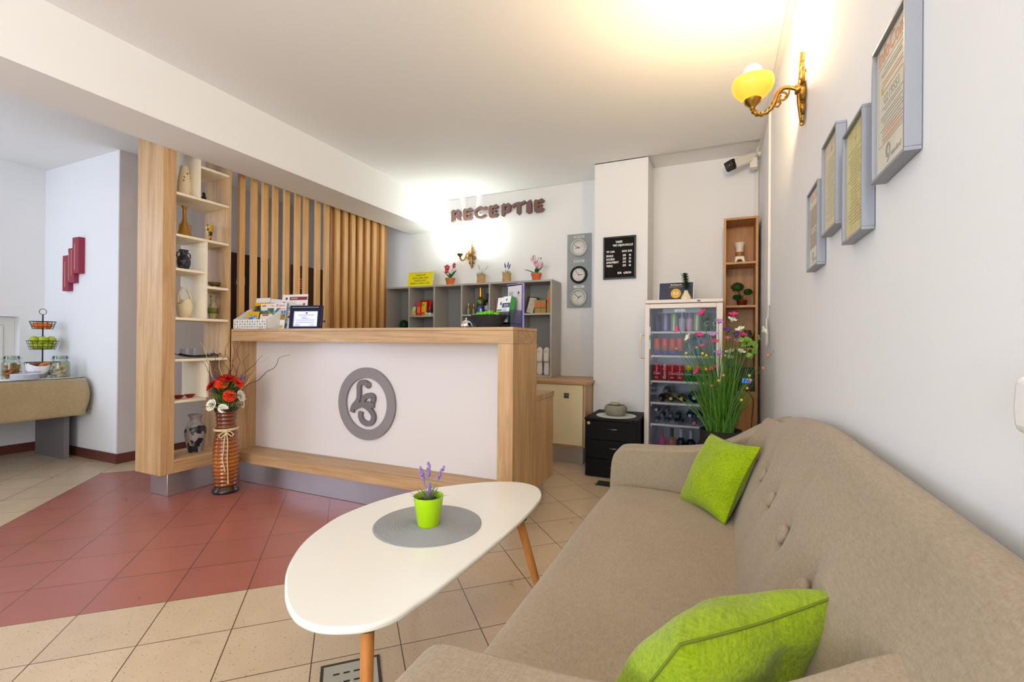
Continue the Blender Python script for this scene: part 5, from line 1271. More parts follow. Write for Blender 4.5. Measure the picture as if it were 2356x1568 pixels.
# ------------------------------------------------------------------ drinks fridge
fr = thing('drinks_fridge', 'white glass-door drinks fridge filled with cans and bottles', 'fridge', (-0.273, 4.01, 0))
FW = mat('fridge_enamel',(236,222,210),0.35); FIN = mat('fridge_liner',(196,200,206),0.4)
# local x -0.298..0.298, y 0 (door face) .. 0.57
build('cabinet', MB().box(-0.298,-0.262,0.05,0.57,0.10,1.425).box(0.262,0.298,0.05,0.57,0.10,1.425).box(-0.262,0.262,0.53,0.57,0.10,1.425).box(-0.262,0.262,0.05,0.53,0.10,0.135).box(-0.262,0.262,0.05,0.53,1.40,1.425), FW, fr, bevel=0.002)
build('liner', MB().box(-0.262,-0.258,0.055,0.53,0.136,1.399).box(0.258,0.262,0.055,0.53,0.136,1.399).box(-0.258,0.258,0.52,0.529,0.136,1.399), FIN, fr)
build('top_cap', MB().box(-0.302,0.302,-0.004,0.575,1.432,1.462), FW, fr, bevel=0.006)
build('cap_badge', MB().box(0.11,0.135,-0.0055,-0.004,1.440,1.452), mat('violet_badge',(90,84,160),0.4), fr)
build('foot_grille', MB().box(-0.29,0.29,0.03,0.55,0.0,0.098), FW, fr)
dr = build('door_frame', MB().box(-0.300,-0.260,0,0.045,0.10,1.428).box(0.252,0.300,0,0.045,0.10,1.428).box(-0.260,0.252,0,0.045,1.390,1.428).box(-0.260,0.252,0,0.045,0.10,0.145), FW, fr, bevel=0.004)
build('glass', MB().box(-0.262,0.254,0.016,0.020,0.143,1.392), glass('fridge_glass',(236,238,244),0.010), dr)
build('handle', MB().tube(spline([(-0.296,0.01,1.172),(-0.322,-0.014,1.170),(-0.330,-0.022,1.150),(-0.330,-0.022,1.0),(-0.322,-0.014,0.982),(-0.296,0.01,0.980)],4),0.010,10), FW, dr)
build('hinge_strip', MB().box(-0.262,-0.252,0.006,0.010,1.17,1.24).box(-0.262,-0.252,0.006,0.010,1.05,1.13), mat('bluish_reflector',(206,216,236),0.3), dr)
build('header', MB().box(-0.16,0.14,0.065,0.078,1.355,1.395), mat('fridge_header_grey',(176,178,172),0.4), fr); text('brand','arctic',mat('header_white',(250,250,250),0.4,emit=0.3),fr,(-0.025,0.0635,1.377),FRONT,0.038,0.001,off=0.0008)
SHM = mat('shelf_edge_cream',(232,224,196),0.4)
SHZ = [1.195,0.995,0.782,0.600,0.420]
for z in SHZ:
    s_ = build('shelf', MB().box(-0.255,0.255,0.052,0.062,z-0.012,z+0.006), SHM, fr, bevel=0.002)
    wr = MB()
    for i in range(20): wr.box(-0.25+i*0.0263,-0.2475+i*0.0263,0.062,0.50,z-0.003,z)
    for y in (0.2,0.35,0.5): wr.box(-0.255,0.255,y,y+0.003,z-0.006,z-0.003)
    build('wires', wr, SHM, s_)
    for s2 in (-1,1): build('shelf_rail', MB().box(s2*0.250-0.006,s2*0.250+0.006,0.07,0.50,z-0.030,z-0.013), FIN, fr)
FX, FY = -0.273, 4.01
def can(label, x, y, z, h, r, c, band=None, txt=None, group=None, tcol=None, vertical=False, tsize=0.026):
    t = thing('drink_can', label, 'can', (x,y,z), group=group)
    build('body', MB().lathe([(0,0),(r*0.78,0),(r,0.008),(r,h-0.012),(r*0.82,h-0.003),(r*0.82,h),(r*0.76,h-0.003),(0,h-0.004)],28), c, t)
    build('lid', MB().lathe([(0,h-0.0035),(r*0.8,h-0.002),(r*0.82,h+0.001),(r*0.79,h+0.001)],24), STEEL, t)
    if band is not None:
        for (z0,z1,bm) in band: build('printed_band', MB().lathe([(r*1.006,h*z0),(r*1.006,h*z1)],28,cap=False), bm, t, solid=0.0004)
    if txt:
        if vertical: text('lettering', txt, tcol or PAPER, t, (0,-r*1.03,h*0.52), (90,-90,0), tsize, 0.0012, shear=0.25)
        else: text('lettering', txt, tcol or PAPER, t, (0,-r*1.03,h*0.42), FRONT, tsize, 0.0012, shear=0.25)
    return t
REDCAN = mat('red_can',(196,16,30),0.25,0.2); ORCAN = mat('orange_can',(228,74,22),0.3,0.2); BLUB = mat('blue_band',(50,80,160),0.3); GRCAN = mat('green_can',(20,140,52),0.25,0.2); YLB = mat('lime_yellow_band',(216,206,40),0.3)
PUCAN = mat('dark_purple_can',(40,32,74),0.3,0.3); LICAN = mat('lilac_can',(138,128,166),0.3,0.4); PGCAN = mat('pale_green_can',(166,186,140),0.3,0.4); DGCAN = mat('dark_green_can',(16,70,34),0.3,0.3)
Y1 = 4.125; z = SHZ[0]+0.0065
can('dark purple tall can, leftmost on the top fridge shelf', -0.482, Y1, z, 0.150, 0.031, PUCAN, group='cans on the top fridge shelf')
can('lilac-grey tall can, second from left on the top fridge shelf', -0.415, Y1, z, 0.150, 0.031, LICAN, group='cans on the top fridge shelf')
can('pale green tall can left of the bottles on the top fridge shelf', -0.348, Y1, z, 0.150, 0.031, PGCAN, group='cans on the top fridge shelf')
can('pale green tall can right of the bottles on the top fridge shelf', -0.168, Y1, z, 0.150, 0.031, PGCAN, group='cans on the top fridge shelf')
can('dark green tall can behind the grass tips on the top fridge shelf', -0.100, Y1, z, 0.150, 0.031, DGCAN, txt='C', tsize=0.06, tcol=mat('pale_green_print',(170,200,160),0.4), group='cans on the top fridge shelf')
can('dark green tall can, rightmost on the top fridge shelf', -0.035, Y1, z, 0.150, 0.031, DGCAN, txt='C', tsize=0.06, tcol=mat('pale_green_print',(170,200,160),0.4), group='cans on the top fridge shelf')
CLB = mat('clear_soda_bottle',(186,180,196),0.1); PNB = mat('pink_soda_bottle',(206,160,176),0.15)
bottle('bottle', 'clear soda bottle left of the pinkish one on the top fridge shelf', -0.285, Y1, z, 0.175, 0.028, CLB, WCAP, 'bottles on the top fridge shelf', 0.12)
bottle('bottle', 'pinkish soda bottle between the clear bottle and the pale green can', -0.228, Y1, z, 0.175, 0.027, PNB, WCAP, 'bottles on the top fridge shelf', 0.12)
z = SHZ[1]+0.0065
for x, w in ((-0.485,'leftmost'),(-0.422,'second from left'),(-0.360,'third from left'),(-0.300,'fourth from left')):
    can('orange can with a blue foot, %s on the second fridge shelf' % w, x, Y1, z, 0.142, 0.0275, ORCAN, [(0.04,0.22,BLUB),(0.24,0.55,mat('can_badge',(190,110,80),0.35,var=0.3,scale=60))], group='orange cans on the second fridge shelf')
bottle('bottle', 'clear water bottle right of the orange cans', -0.225, Y1, z, 0.165, 0.03, glass('water_bottle',(214,224,232),0.14), mat('pale_blue_cap',(150,180,210),0.4), None, 0.12)
can('blue can half hidden behind the grass on the second fridge shelf', -0.155, Y1, z, 0.130, 0.029, mat('blue_can',(60,110,160),0.3,0.3))
z = SHZ[2]+0.0065
for x, w, tx, vt in ((-0.484,'leftmost','Cola',False),(-0.420,'second from left','Coca-Cola',True),(-0.358,'third from left','Coca',False),(-0.297,'fourth from left','Cola',False)):
    c_ = can('red cola can, %s on the third fridge shelf' % w, x, Y1, z, 0.142, 0.0285, REDCAN, group='red cans on the third fridge shelf', txt=tx, vertical=vt, tsize=0.030)
    text('small_lettering', 'zero', PAPER, c_, (0,-0.0292,0.026), FRONT, 0.016, 0.0012)
for x, w in ((-0.232,'nearest the red cans'),(-0.172,'in the middle of three'),(-0.112,'mostly hidden by the grass')):
    can('green and yellow lemonade can on the third fridge shelf, %s' % w, x, Y1, z, 0.138, 0.0285, GRCAN, [(0.66,0.95,YLB)], group='green cans on the third fridge shelf', txt='Sprite', tsize=0.022)
def lying(label, x, z, r, L, bm, cm, group, y=4.09, capr=None):
    """soft-drink bottle lying with its cap to the door"""
    t = thing('lying_bottle', label, 'bottle', (x, y, z), group=group)
    cr_ = capr or r*0.36
    build('body', MB().lathe([(cr_*0.9,0.012),(cr_*1.0,0.028),(r*0.7,0.055),(r*0.97,0.085),(r,0.11),(r,L-0.01),(r*0.9,L),(0,L)],28).xf(RX(-90)), bm, t)
    build('cap', MB().lathe([(0,0),(cr_,0),(cr_*1.05,0.003),(cr_*1.05,0.015),(0,0.015)],20).xf(RX(-90)), cm, t)
    return t
BRB = mat('brown_cola_bottle',(44,32,26),0.12); BRB2 = mat('brown_green_bottle',(62,54,30),0.12); BLB = mat('dark_blue_bottle',(34,60,96),0.12); VIB = mat('violet_blue_bottle',(58,58,96),0.12); TEB = mat('teal_bottle',(12,66,70),0.12); GYC = mat('grey_cap',(176,180,184),0.4); DKC = mat('dark_violet_cap',(62,58,84),0.4)
z4 = SHZ[3]+0.001
lying('brown bottle lying at the left of the fourth fridge shelf', -0.445, z4+0.034, 0.034, 0.28, BRB, BRB, 'bottles lying on the fourth fridge shelf')
lying('brown bottle lying on top of the two others on the fourth fridge shelf', -0.405, z4+0.095, 0.035, 0.28, BRB, BRB, 'bottles lying on the fourth fridge shelf')
lying('brown bottle with a yellow cap lying beside the leftmost brown one', -0.368, z4+0.036, 0.036, 0.28, BRB2, YEL, 'bottles lying on the fourth fridge shelf')
lying('greenish brown bottle with a yellow cap lying next to the blue bottle', -0.285, z4+0.038, 0.038, 0.28, BRB2, YEL, 'bottles lying on the fourth fridge shelf')
lying('large dark blue bottle with a grey cap on the fourth fridge shelf', -0.185, z4+0.052, 0.052, 0.30, BLB, GYC, 'bottles lying on the fourth fridge shelf', capr=0.015)
z5 = SHZ[4]+0.001
for x, dz, m_, c_, lab in ((-0.480,0.026,VIB,DKC,'bottom row, leftmost'),(-0.402,0.026,VIB,DKC,'bottom row, second from left'),(-0.346,0.026,TEB,TEB,'teal, bottom row'),(-0.290,0.026,VIB,DKC,'bottom row, right of the teal one'),
        (-0.441,0.071,VIB,DKC,'middle row, leftmost'),(-0.372,0.071,VIB,DKC,'middle row, second from left'),(-0.312,0.074,TEB,TEB,'teal, middle row'),
        (-0.484,0.116,VIB,GYC,'top row, leftmost'),(-0.404,0.116,VIB,DKC,'top row, second from left')):
    lying('small dark bottle lying on the fifth fridge shelf, %s' % lab, x, z5+dz, 0.0255, 0.22, m_, c_, 'bottles lying on the fifth fridge shelf', capr=0.012)
lying('dark blue bottle with a grey cap lying left on the fifth fridge shelf heap', -0.218, z5+0.084, 0.032, 0.26, BLB, GYC, 'bottles lying on the fifth fridge shelf', capr=0.013)
lying('dark blue bottle with a grey cap lying nearest the flower pot grass', -0.150, z5+0.084, 0.032, 0.26, BLB, GYC, 'bottles lying on the fifth fridge shelf', capr=0.013)
lying('pale bottle with a pink cap under the dark blue bottles', -0.185, z5+0.026, 0.025, 0.22, mat('pale_lying_bottle',(146,150,160),0.12), mat('pink_cap',(232,130,130),0.4), 'bottles lying on the fifth fridge shelf', capr=0.013)
z6 = 0.1365
RSG = mat('rose_wine_glass',(170,84,66),0.1); BRG = mat('brown_wine_glass',(96,56,36),0.1); BWC = mat('black_white_capsule',(200,196,186),0.4,var=0.6,scale=60)
bottle('bottle', 'pink wine bottle with pink foil, leftmost at the bottom of the fridge', -0.446, Y1+0.05, z6, 0.225, 0.036, PKL, PKF, 'wine bottles at the bottom of the fridge', 0.40)
bottle('bottle', 'rose wine bottle with a black capsule at the bottom of the fridge', -0.362, Y1+0.03, z6, 0.245, 0.040, RSG, BLACK, 'wine bottles at the bottom of the fridge', 0.32)
bottle('bottle', 'dark wine bottle with orange tag at the bottom of the fridge', -0.290, Y1+0.05, z6, 0.240, 0.038, DGL, BWC, 'wine bottles at the bottom of the fridge', 0.30, 0.30, OT, 0.2)
bottle('bottle', 'dark wine bottle with green tag at the bottom of the fridge', -0.212, Y1+0.03, z6, 0.238, 0.038, DGL, BWC, 'wine bottles at the bottom of the fridge', 0.34, 0.30, GT, 0.1)
bottle('bottle', 'brown wine bottle with a black capsule next to the flower pot', -0.130, Y1+0.05, z6, 0.215, 0.034, BRG, BLACK, 'wine bottles at the bottom of the fridge', 0.30)
# on top of the fridge
t = thing('award_sign', 'dark blue framed award sign with a yellow score disc on top of the fridge', 'sign', (-0.340, 4.165, 1.4625), rot=(-9,0,-3))
build('frame', MB().box(-0.142,0.142,0,0.010,0,0.005).box(-0.142,0.142,0,0.010,0.160,0.165).box(-0.142,-0.137,0,0.010,0.005,0.160).box(0.137,0.142,0,0.010,0.005,0.160), WHITE, t)
build('sheet', MB().box(-0.137,0.137,0.003,0.008,0.005,0.160), mat('award_navy',(36,48,74),0.35), t)
build('score_disc', MB().lathe([(0,0),(0.042,0),(0.042,0.001),(0,0.001)],40).xf(RX(90)).xf(T(0.0,0.003,0.066)), mat('award_yellow',(226,176,40),0.5), t)
text('score','8.8',PAPER,t,(0,0.0012,0.066),FRONT,0.036,0.0005,off=0.0008); text('heading','Booking.com',PAPER,t,(0,0.0024,0.142),FRONT,0.017,off=0.0004); text('subheading','Guest Review Awards',mat('award_yellow',(226,176,40),0.5),t,(0,0.0024,0.124),FRONT,0.013)
t = thing('small_vase', 'small cream faceted vase with a green sprig in front of the award sign', 'vase', (-0.250, 4.06, 1.4625))
build('vase', MB().lathe([(0,0),(0.042,0),(0.040,0.016),(0.016,0.062),(0.014,0.074),(0.011,0.074),(0.012,0.06)],9), CERW, t, smooth=False)
lv = MB(); rnd = random.Random(6)
lv.tube([(0,0,0.06),(-0.004,0,0.14),(-0.014,0,0.21)],0.002,6)
for i in range(46):
    f = i/45; a = i*2.4
    lv.leaf((-0.014*f*f,0,0.085+0.125*f),(math.cos(a),math.sin(a),0.35),(0,0,1),0.034,0.030,0.15)
build('sprig', lv, mat('sprig_green',(40,84,34),0.5,var=0.2,scale=30), t, recalc=False)

# ------------------------------------------------------------------ narrow bookcase in the niche corner
rb = thing('narrow_bookcase', 'tall narrow honey-oak bookcase in the corner beside the fridge', 'bookcase', (0.033, 4.385, 0))
W_ = 0.262; D_ = 0.305
build('side_panel', MB().box(0,0.018,0,D_,0,2.18), HONEY_Z, rb, bevel=0.001); build('side_panel', MB().box(W_-0.018,W_,0,D_,0,2.18), HONEY_Z, rb, bevel=0.001)
build('top', MB().box(0.018,W_-0.018,0,D_,2.162,2.18), HONEY_Y, rb)
build('back_panel', MB().box(0.018,W_-0.018,D_-0.008,D_,0.06,2.162), HONEY_Z, rb)
for z in (1.80,1.43,1.07,0.70): build('shelf', MB().box(0.018,W_-0.018,0,D_-0.008,z-0.018,z), HONEY_Y, rb, bevel=0.001)
build('door', MB().box(0.002,W_-0.002,-0.018,-0.001,0.06,0.690), HONEY_Z, rb, bevel=0.001); build('plinth', MB().box(0.018,W_-0.018,0.02,0.28,0,0.06), HONEY_Y, rb)
t = thing('aroma_burner', 'white aroma burner with a brown waist on the top shelf of the narrow bookcase', 'burner', (0.160, 4.52, 1.8005))
build('base', MB().prism([(-0.047,0),(-0.024,0),(-0.024,0.018),(-0.016,0.034),(0,0.040),(0.016,0.034),(0.024,0.018),(0.024,0),(0.047,0),(0.034,0.066),(-0.034,0.066)],'y',-0.034,0.034), mat('burner_white',(236,226,210),0.3), t, bevel=0.006)
build('waist', MB().lathe([(0,0.066),(0.035,0.066),(0.033,0.104),(0,0.104)],32), mat('burner_brown',(170,104,44),0.3), t)
build('dish', MB().lathe([(0.0,0.104),(0.033,0.104),(0.031,0.125),(0.036,0.155),(0.050,0.184),(0.047,0.184),(0.032,0.156),(0.0,0.135)],32), mat('burner_white',(236,226,210),0.3), t)
t = thing('bonsai', 'artificial bonsai with three round crowns in a brown pot on the narrow bookcase', 'potted plant', (0.178, 4.50, 1.4305))
build('pot', MB().lathe([(0,0),(0.028,0),(0.036,0.012),(0.044,0.05),(0.040,0.05),(0.034,0.04),(0,0.04)],32), mat('brown_glazed_pot',(92,36,18),0.2), t)
build('trunk', MB().tube(spline([(0,0,0.04),(0.004,0,0.075),(-0.022,0,0.11),(-0.030,0,0.135)],5),0.005,8).tube(spline([(0.0,0,0.07),(0.02,0,0.10),(0.04,0,0.105)],5),0.004,8).tube([(0,0,0.06),(-0.03,0,0.075)],0.004,8), mat('bonsai_bark',(86,60,36),0.8), t)
BON = mat('bonsai_green',(36,84,20),0.7,var=0.35,scale=60)
for c_, r_ in (((-0.036,-0.01,0.165),(0.052,0.045,0.036)),((0.047,-0.01,0.120),(0.034,0.03,0.022)),((-0.038,-0.012,0.075),(0.032,0.03,0.020))):
    b = MB(); rnd = random.Random(int(c_[2]*1000))
    for i in range(620):
        v = Vector((rnd.gauss(0,1),rnd.gauss(0,1),rnd.gauss(0,1))).normalized(); k = rnd.uniform(0.75,1)
        b.leaf((c_[0]+v.x*r_[0]*k,c_[1]+v.y*r_[1]*k,c_[2]+v.z*r_[2]*k), v+Vector((rnd.gauss(0,.7),rnd.gauss(0,.7),rnd.gauss(0.2,.7))), (0,0,1), 0.010, 0.006, 0.1, 3)
    b.ell(c_, tuple(q_*0.85 for q_ in r_), 14, 8)
    build('crown', b, BON, t, recalc=False)
vase('vase', 'dark oval vase half hidden by the flowers on the narrow bookcase', 'vase', (0.222, 4.50, 1.0705), [(p.x,p.y) for p in spline([(0,0),(0.030,0),(0.042,0.05),(0.044,0.09),(0.034,0.13),(0.026,0.15)],4)], mat('dark_stoneware',(62,56,52),0.4))
t = thing('router_box', 'black device box with a small lit blue display in the narrow bookcase', 'device', (0.200, 4.47, 0.7005))
build('case', MB().box(-0.088,0.072,-0.055,0.09,0,0.195), mat('black_device',(14,14,16),0.3), t, bevel=0.004)
build('display', MB().box(-0.018,0.046,-0.0565,-0.055,0.068,0.108), mat('blue_display',(70,120,255),0.3,emit=0.9), t); build('display_mark', MB().box(-0.01,0.01,-0.0575,-0.0565,0.08,0.09).box(0.018,0.04,-0.0575,-0.0565,0.075,0.095), mat('display_white',(190,210,255),0.4), t)
tag(build('cable', MB().tube(spline([(0.20,4.395,0.705),(0.235,4.350,0.690),(0.262,4.345,0.62),(0.255,4.347,0.50),(0.250,4.345,0.38),(0.25,4.35,0.10)],8),0.003,6), BLACK, None), 'thin black cable hanging down the front of the narrow bookcase', 'cable')

# ------------------------------------------------------------------ potted grass with flowers
PX, PY = 0.012, 3.50
def pj(x, y, z, k=1.06): return (x*k-PX, 0.0, 1.1+(z-1.1)*k)
pg = thing('flower_grass_pot', 'tall artificial meadow grass with coloured flowers in a dark pot behind the sofa', 'potted plant', (PX, PY, 0))
build('pot', MB().lathe([(0,0),(0.098,0),(0.102,0.01),(0.133,0.50),(0.136,0.512),(0.129,0.512),(0.126,0.47),(0,0.45)],48), mat('charcoal_pot',(44,42,42),0.45), pg)
rnd = random.Random(31); gr = MB()
for i in range(310):
    a = rnd.uniform(0,6.283); q = math.sqrt(rnd.uniform(0,1)); bx, by = 0.085*q*math.cos(a), 0.07*q*math.sin(a)
    H = rnd.choice((rnd.uniform(0.30,0.55),rnd.uniform(0.30,0.6),rnd.uniform(0.55,0.92)))
    sp_ = max(-0.36, min(0.17, rnd.gauss(0,0.13)+bx*1.2)); sy_ = rnd.gauss(0,0.08)
    droop = rnd.uniform(0,0.10)*(1 if rnd.random() < 0.35 else 0.2)
    w0 = rnd.uniform(0.003,0.0062); n = 7; vs = []; fs = []
    for k in range(n+1):
        f = k/n; x = bx+sp_*f**1.6; y = by+sy_*f**1.6; z = 0.45+H*f-droop*f**3*2
        w = w0*(1-f**2.2)+0.0003; an = i*1.3; vs += [(x-w*math.cos(an)*0.9, y-w*math.sin(an)*0.5, z),(x+w*math.cos(an)*0.9, y+w*math.sin(an)*0.5, z)]
    for k in range(n): fs.append((2*k,2*k+1,2*k+3,2*k+2))
    gr._add(vs, fs)
gm = mat('meadow_grass',(74,124,20),0.5,var=0.35,scale=7)
g_ = build('grass', gr, gm, pg, recalc=False); g_['kind'] = 'stuff'
FC = {'m': mat('magenta_petal',(226,40,120),0.5,var=0.2,scale=30), 'p': mat('pink_petal',(240,92,140),0.5,var=0.2,scale=30), 'l': mat('lilac_petal',(192,140,206),0.5,var=0.15,scale=30), 'v': mat('violet_petal',(92,40,140),0.5,var=0.2,scale=30), 'w': mat('white_petal',(250,246,226),0.5,var=0.04,scale=30), 'd': mat('dusty_rose_petal',(176,90,110),0.6,var=0.2,scale=30)}
STM = mat('flower_stem',(86,124,50),0.6)
for k, (x, z, c_, tilt) in enumerate([(-0.092,1.290,'m',-40),(-0.246,1.195,'p',-70),(-0.178,1.135,'w',-60),(-0.123,1.143,'m',10),(-0.027,1.101,'p',0),(-0.006,1.026,'l',10),(-0.119,0.917,'m',-60),(-0.031,0.928,'p',-30),(-0.004,1.230,'l',20),(0.083,1.273,'m',0),(0.071,1.240,'w',20),(0.056,1.177,'v',-10),(0.126,1.180,'w',-20),(0.098,1.146,'v',0),(0.130,1.146,'m',15),(0.068,1.036,'w',-15),(0.122,1.040,'w',20),(0.055,1.000,'w',10),(0.240,1.176,'w',60),(-0.030,1.145,'l',-10),(0.050,1.120,'d',0),(0.100,1.092,'d',10),(0.070,0.94,'v',0),(0.115,1.105,'l',0),(-0.095,1.07,'d',-10)]):
    p = pj(x, 0, z); yy = rnd.uniform(-0.10,0.05); p = (p[0], yy, p[2])
    b = MB(); r_ = 0.030 if c_ != 'd' else 0.024
    def fn(u, v):
        a = 6.2832*u; rr = r_*(0.12+0.88*v**1.5)*(1+0.06*math.sin(5*a)*v)
        return (rr*math.cos(a), rr*math.sin(a)*0.85, 0.036*v*(1-0.30*v)+0.003*math.sin(5*a+1)*v)
    b.grid(fn, 30, 7, cu=True).xf(RX(28)).xf(RY(tilt))
    f_ = build('flower', b, FC[c_], pg, p, solid=0.0006)
    base = Vector((p[0]*0.15, 0, 0.50))-Vector(p)
    build('stem', MB().tube(spline([(0,0,0),tuple(base*0.45+Vector((0,0,0.05))),tuple(base)],5),0.0016,5), STM, f_)
    build('heart', MB().ell((0,0,0.008),(0.005,0.005,0.008),8,6).xf(RX(28)).xf(RY(tilt)), mat('flower_heart_yellow',(240,196,60),0.5), f_)
ORB = mat('peach_berry',(240,146,92),0.4); YLB2 = mat('yellow_berry',(226,214,30),0.4)
for px_, py_, m_ in [(1562,817,0),(1601,814,0),(1619,858,0),(1651,870,0),(1630,892,0),(1693,894,0),(1699,878,0),(1720,853,0),(1729,828,0),(1581,826,1),(1612,826,1),(1619,830,1),(1642,881,1),(1683,918,1),(1697,869,1),(1747,803,1)]:
    x = (px_-1646.0)*3.405/1065.3*1.045+0.0; z = 1.1-(py_-806)*3.405/1065.3*1.02
    yy = -0.12+rnd.uniform(-0.03,0.02)
    bs = build('berry', MB().ell((0,0,0),0.0095,12,8), YLB2 if m_ else ORB, pg, (x-PX*0.0, yy, z))
    base = Vector((x*0.2, 0.1, 0.52))-Vector((x,0,z)); build('stem', MB().tube(spline([(0,0,0),tuple(base*0.5+Vector((0,0,0.06))),tuple(base)],5),0.0009,4), STM, bs)
iv = MB()
for i in range(16): iv.leaf((0.20+rnd.uniform(-0.05,0.05)-PX, rnd.uniform(-0.05,0.0), 1.08+rnd.uniform(-0.06,0.06)), (rnd.uniform(-1,1),-0.4,rnd.uniform(-0.6,0.8)), (0,-1,0.4), 0.042, 0.036, 0.1)
iv.tube([(0.0,0,0.5),(0.09,-0.02,0.85),(0.18,-0.02,1.10)],0.002,5)
build('ivy_leaves', iv, mat('ivy_light_green',(140,178,70),0.5,var=0.2,scale=30), pg, recalc=False)

# ------------------------------------------------------------------ security camera, certificates, wall unit, cord
sc = thing('security_camera', 'white security camera with a black hood under the ceiling in the corner', 'camera', (0.245, 4.50, 2.715))
sc.scale = (1.3, 1.3, 1.3)
build('bracket', MB().lathe([(0,0),(0.036,0),(0.036,0.014),(0.02,0.026),(0,0.026)],28).xf(RY(-90)).xf(T(0.057,0,0.035)).add(MB().box(-0.01,0.035,-0.03,0.03,-0.075,-0.01)).add(MB().ell((0.012,0,0.012),0.022,14,10)), mat('camera_white',(234,228,216),0.4), sc, bevel=0.003)
bd = build('body', MB().prism([(-0.030,-0.022),(-0.022,-0.032),(0.022,-0.032),(0.030,-0.022),(0.030,0.018),(0.020,0.030),(-0.020,0.030),(-0.030,0.018)],'x',-0.155,0.0), mat('camera_white',(234,228,216),0.4), sc, (0.0,0.0,0.0), (0,-22,34), bevel=0.003)
build('hood', MB().prism([(-0.034,-0.020),(-0.024,-0.036),(0.024,-0.036),(0.034,-0.020),(0.036,0.030),(-0.036,0.030)],'x',-0.182,-0.150), BLACK, bd, bevel=0.003); build('lens', MB().lathe([(0,0),(0.018,0),(0.015,0.004),(0,0.005)],24).xf(RY(-90)).xf(T(-0.182,0,0)), mat('lens_glass',(60,56,60),0.1), bd)
build('vent_slot', MB().box(-0.06,-0.02,-0.012,-0.008,0.030,0.0306), INK, bd)
ALU = mat('matt_aluminium_frame',(150,152,160),0.45,0.3)
def certificate(label, y0, y1, z0, z1, sheetm, kind):
    """framed sheet on the right wall; local x runs along the wall away from the viewer's right, front faces -x of the room"""
    w = y1-y0; h = z1-z0
    t = thing('framed_certificate', label, 'framed certificate', (0.3185, (y0+y1)/2, z0), -90, 'framed certificates on the right wall')
    d = 0.025; b_ = 0.0075
    build('frame', MB().box(-w/2,w/2,-d,0,0,b_).box(-w/2,w/2,-d,0,h-b_,h).box(-w/2,-w/2+b_,-d,0,b_,h-b_).box(w/2-b_,w/2,-d,0,b_,h-b_), ALU, t, bevel=0.001)
    s_ = build('sheet', MB().box(-w/2+b_,w/2-b_,-0.016,-0.010,b_,h-b_), sheetm, t)
    iw = w/2-b_-0.012
    IT = mat('grey_print_fine',(176,172,160),0.7); OI = mat('orange_print_fine',(226,164,134),0.7)
    def ln(z_, x0_, x1_, m_, hg=0.0022): return build('print_lines', MB().box(x0_,x1_,-0.0166,-0.016,z_,z_+hg), m_, s_)
    if kind in (1, 4):
        text('heading','InfoCons',OI,s_,(0,-0.0164,h*0.895),FRONT,0.044 if kind == 1 else 0.034,0.0004,off=0.0006)
        if kind == 1:
            build('border', MB().box(-iw,iw,-0.0166,-0.016,h*0.24,h*0.243).box(-iw,iw,-0.0166,-0.016,h*0.82,h*0.823).box(-iw,-iw+0.0008,-0.0166,-0.016,h*0.24,h*0.82).box(iw-0.0008,iw,-0.0166,-0.016,h*0.24,h*0.82), IT, s_)
            b1 = MB(); rn = random.Random(1)
            for k_ in (0.78,0.755,0.735,0.50,0.48,0.445,0.425,0.40,0.375,0.35): b1.box(-iw*rn.uniform(0.5,0.9),iw*rn.uniform(0.6,0.9),-0.0166,-0.016,h*k_,h*k_+0.0012)
            build('print_lines', b1, IT, s_)
            b2 = MB()
            for k_ in (0.69,0.665,0.62,0.325,0.30,0.275,0.258): b2.box(-iw*0.7,iw*0.75,-0.0166,-0.016,h*k_,h*k_+0.0017)
            build('print_lines', b2, OI, s_); text('number','0219551',IT,s_,(0,-0.0164,h*0.555),FRONT,0.026,0.0003)
            build('gold_seal', MB().box(-iw*0.78,-iw*0.66,-0.0168,-0.016,h*0.62,h*0.66), mat('gold_print',(220,176,60),0.5), s_)
        else:
            build('picture', MB().box(-iw,iw,-0.0166,-0.016,h*0.27,h*0.78), mat('faded_photo',(176,164,140),0.6,var=0.2,scale=16), s_)
            build('picture_text', MB().box(-iw*0.7,iw*0.5,-0.017,-0.0166,h*0.50,h*0.515).box(-iw*0.7,iw*0.3,-0.017,-0.0166,h*0.46,h*0.475), PAPER, s_)
        build('seal', MB().lathe([(0.008,0),(0.015,0),(0.015,0.0006),(0.008,0.0006)],28,cap=False).xf(RX(90)).xf(T(-iw*0.25,-0.0160,h*0.165)).add(MB().tube([(-iw*0.13,-0.0162,h*0.165),(-iw*0.13,-0.0162,h*0.11),(-iw*0.3,-0.0162,h*0.085)],0.0014,5)), IT, s_)
        text('seal_text','standard',IT,s_,(iw*0.28,-0.0164,h*0.12),FRONT,0.016,0.0003,shear=0.3)
    else:
        build('crest', MB().lathe([(0,0),(0.010,0),(0,0.0006)],24).xf(RX(90)).xf(T(0,-0.0160,h*0.86)), IT, s_)
        b1 = MB(); rn = random.Random(kind)
        for k_ in range(22): 
            q_ = h*(0.77-k_*0.030); b1.box(-iw*rn.uniform(0.3,0.95),iw*rn.uniform(0.3,0.95),-0.0166,-0.016,q_,q_+0.0011)
        build('print_lines', b1, IT if kind == 3 else mat('olive_print',(150,132,70),0.7), s_)
        if kind == 2:
            build('watermark_bands', MB().box(-iw*0.55,-iw*0.4,-0.0163,-0.016,h*0.08,h*0.95).box(-iw*0.05,iw*0.1,-0.0163,-0.016,h*0.08,h*0.95).box(iw*0.45,iw*0.6,-0.0163,-0.016,h*0.08,h*0.95), mat('yellow_watermark',(214,204,120),0.6), s_); build('stamp', MB().lathe([(0.014,0),(0.018,0),(0.018,0.0006),(0.014,0.0006)],28,cap=False).xf(RX(90)).xf(T(iw*0.3,-0.0160,h*0.22)), OI, s_)
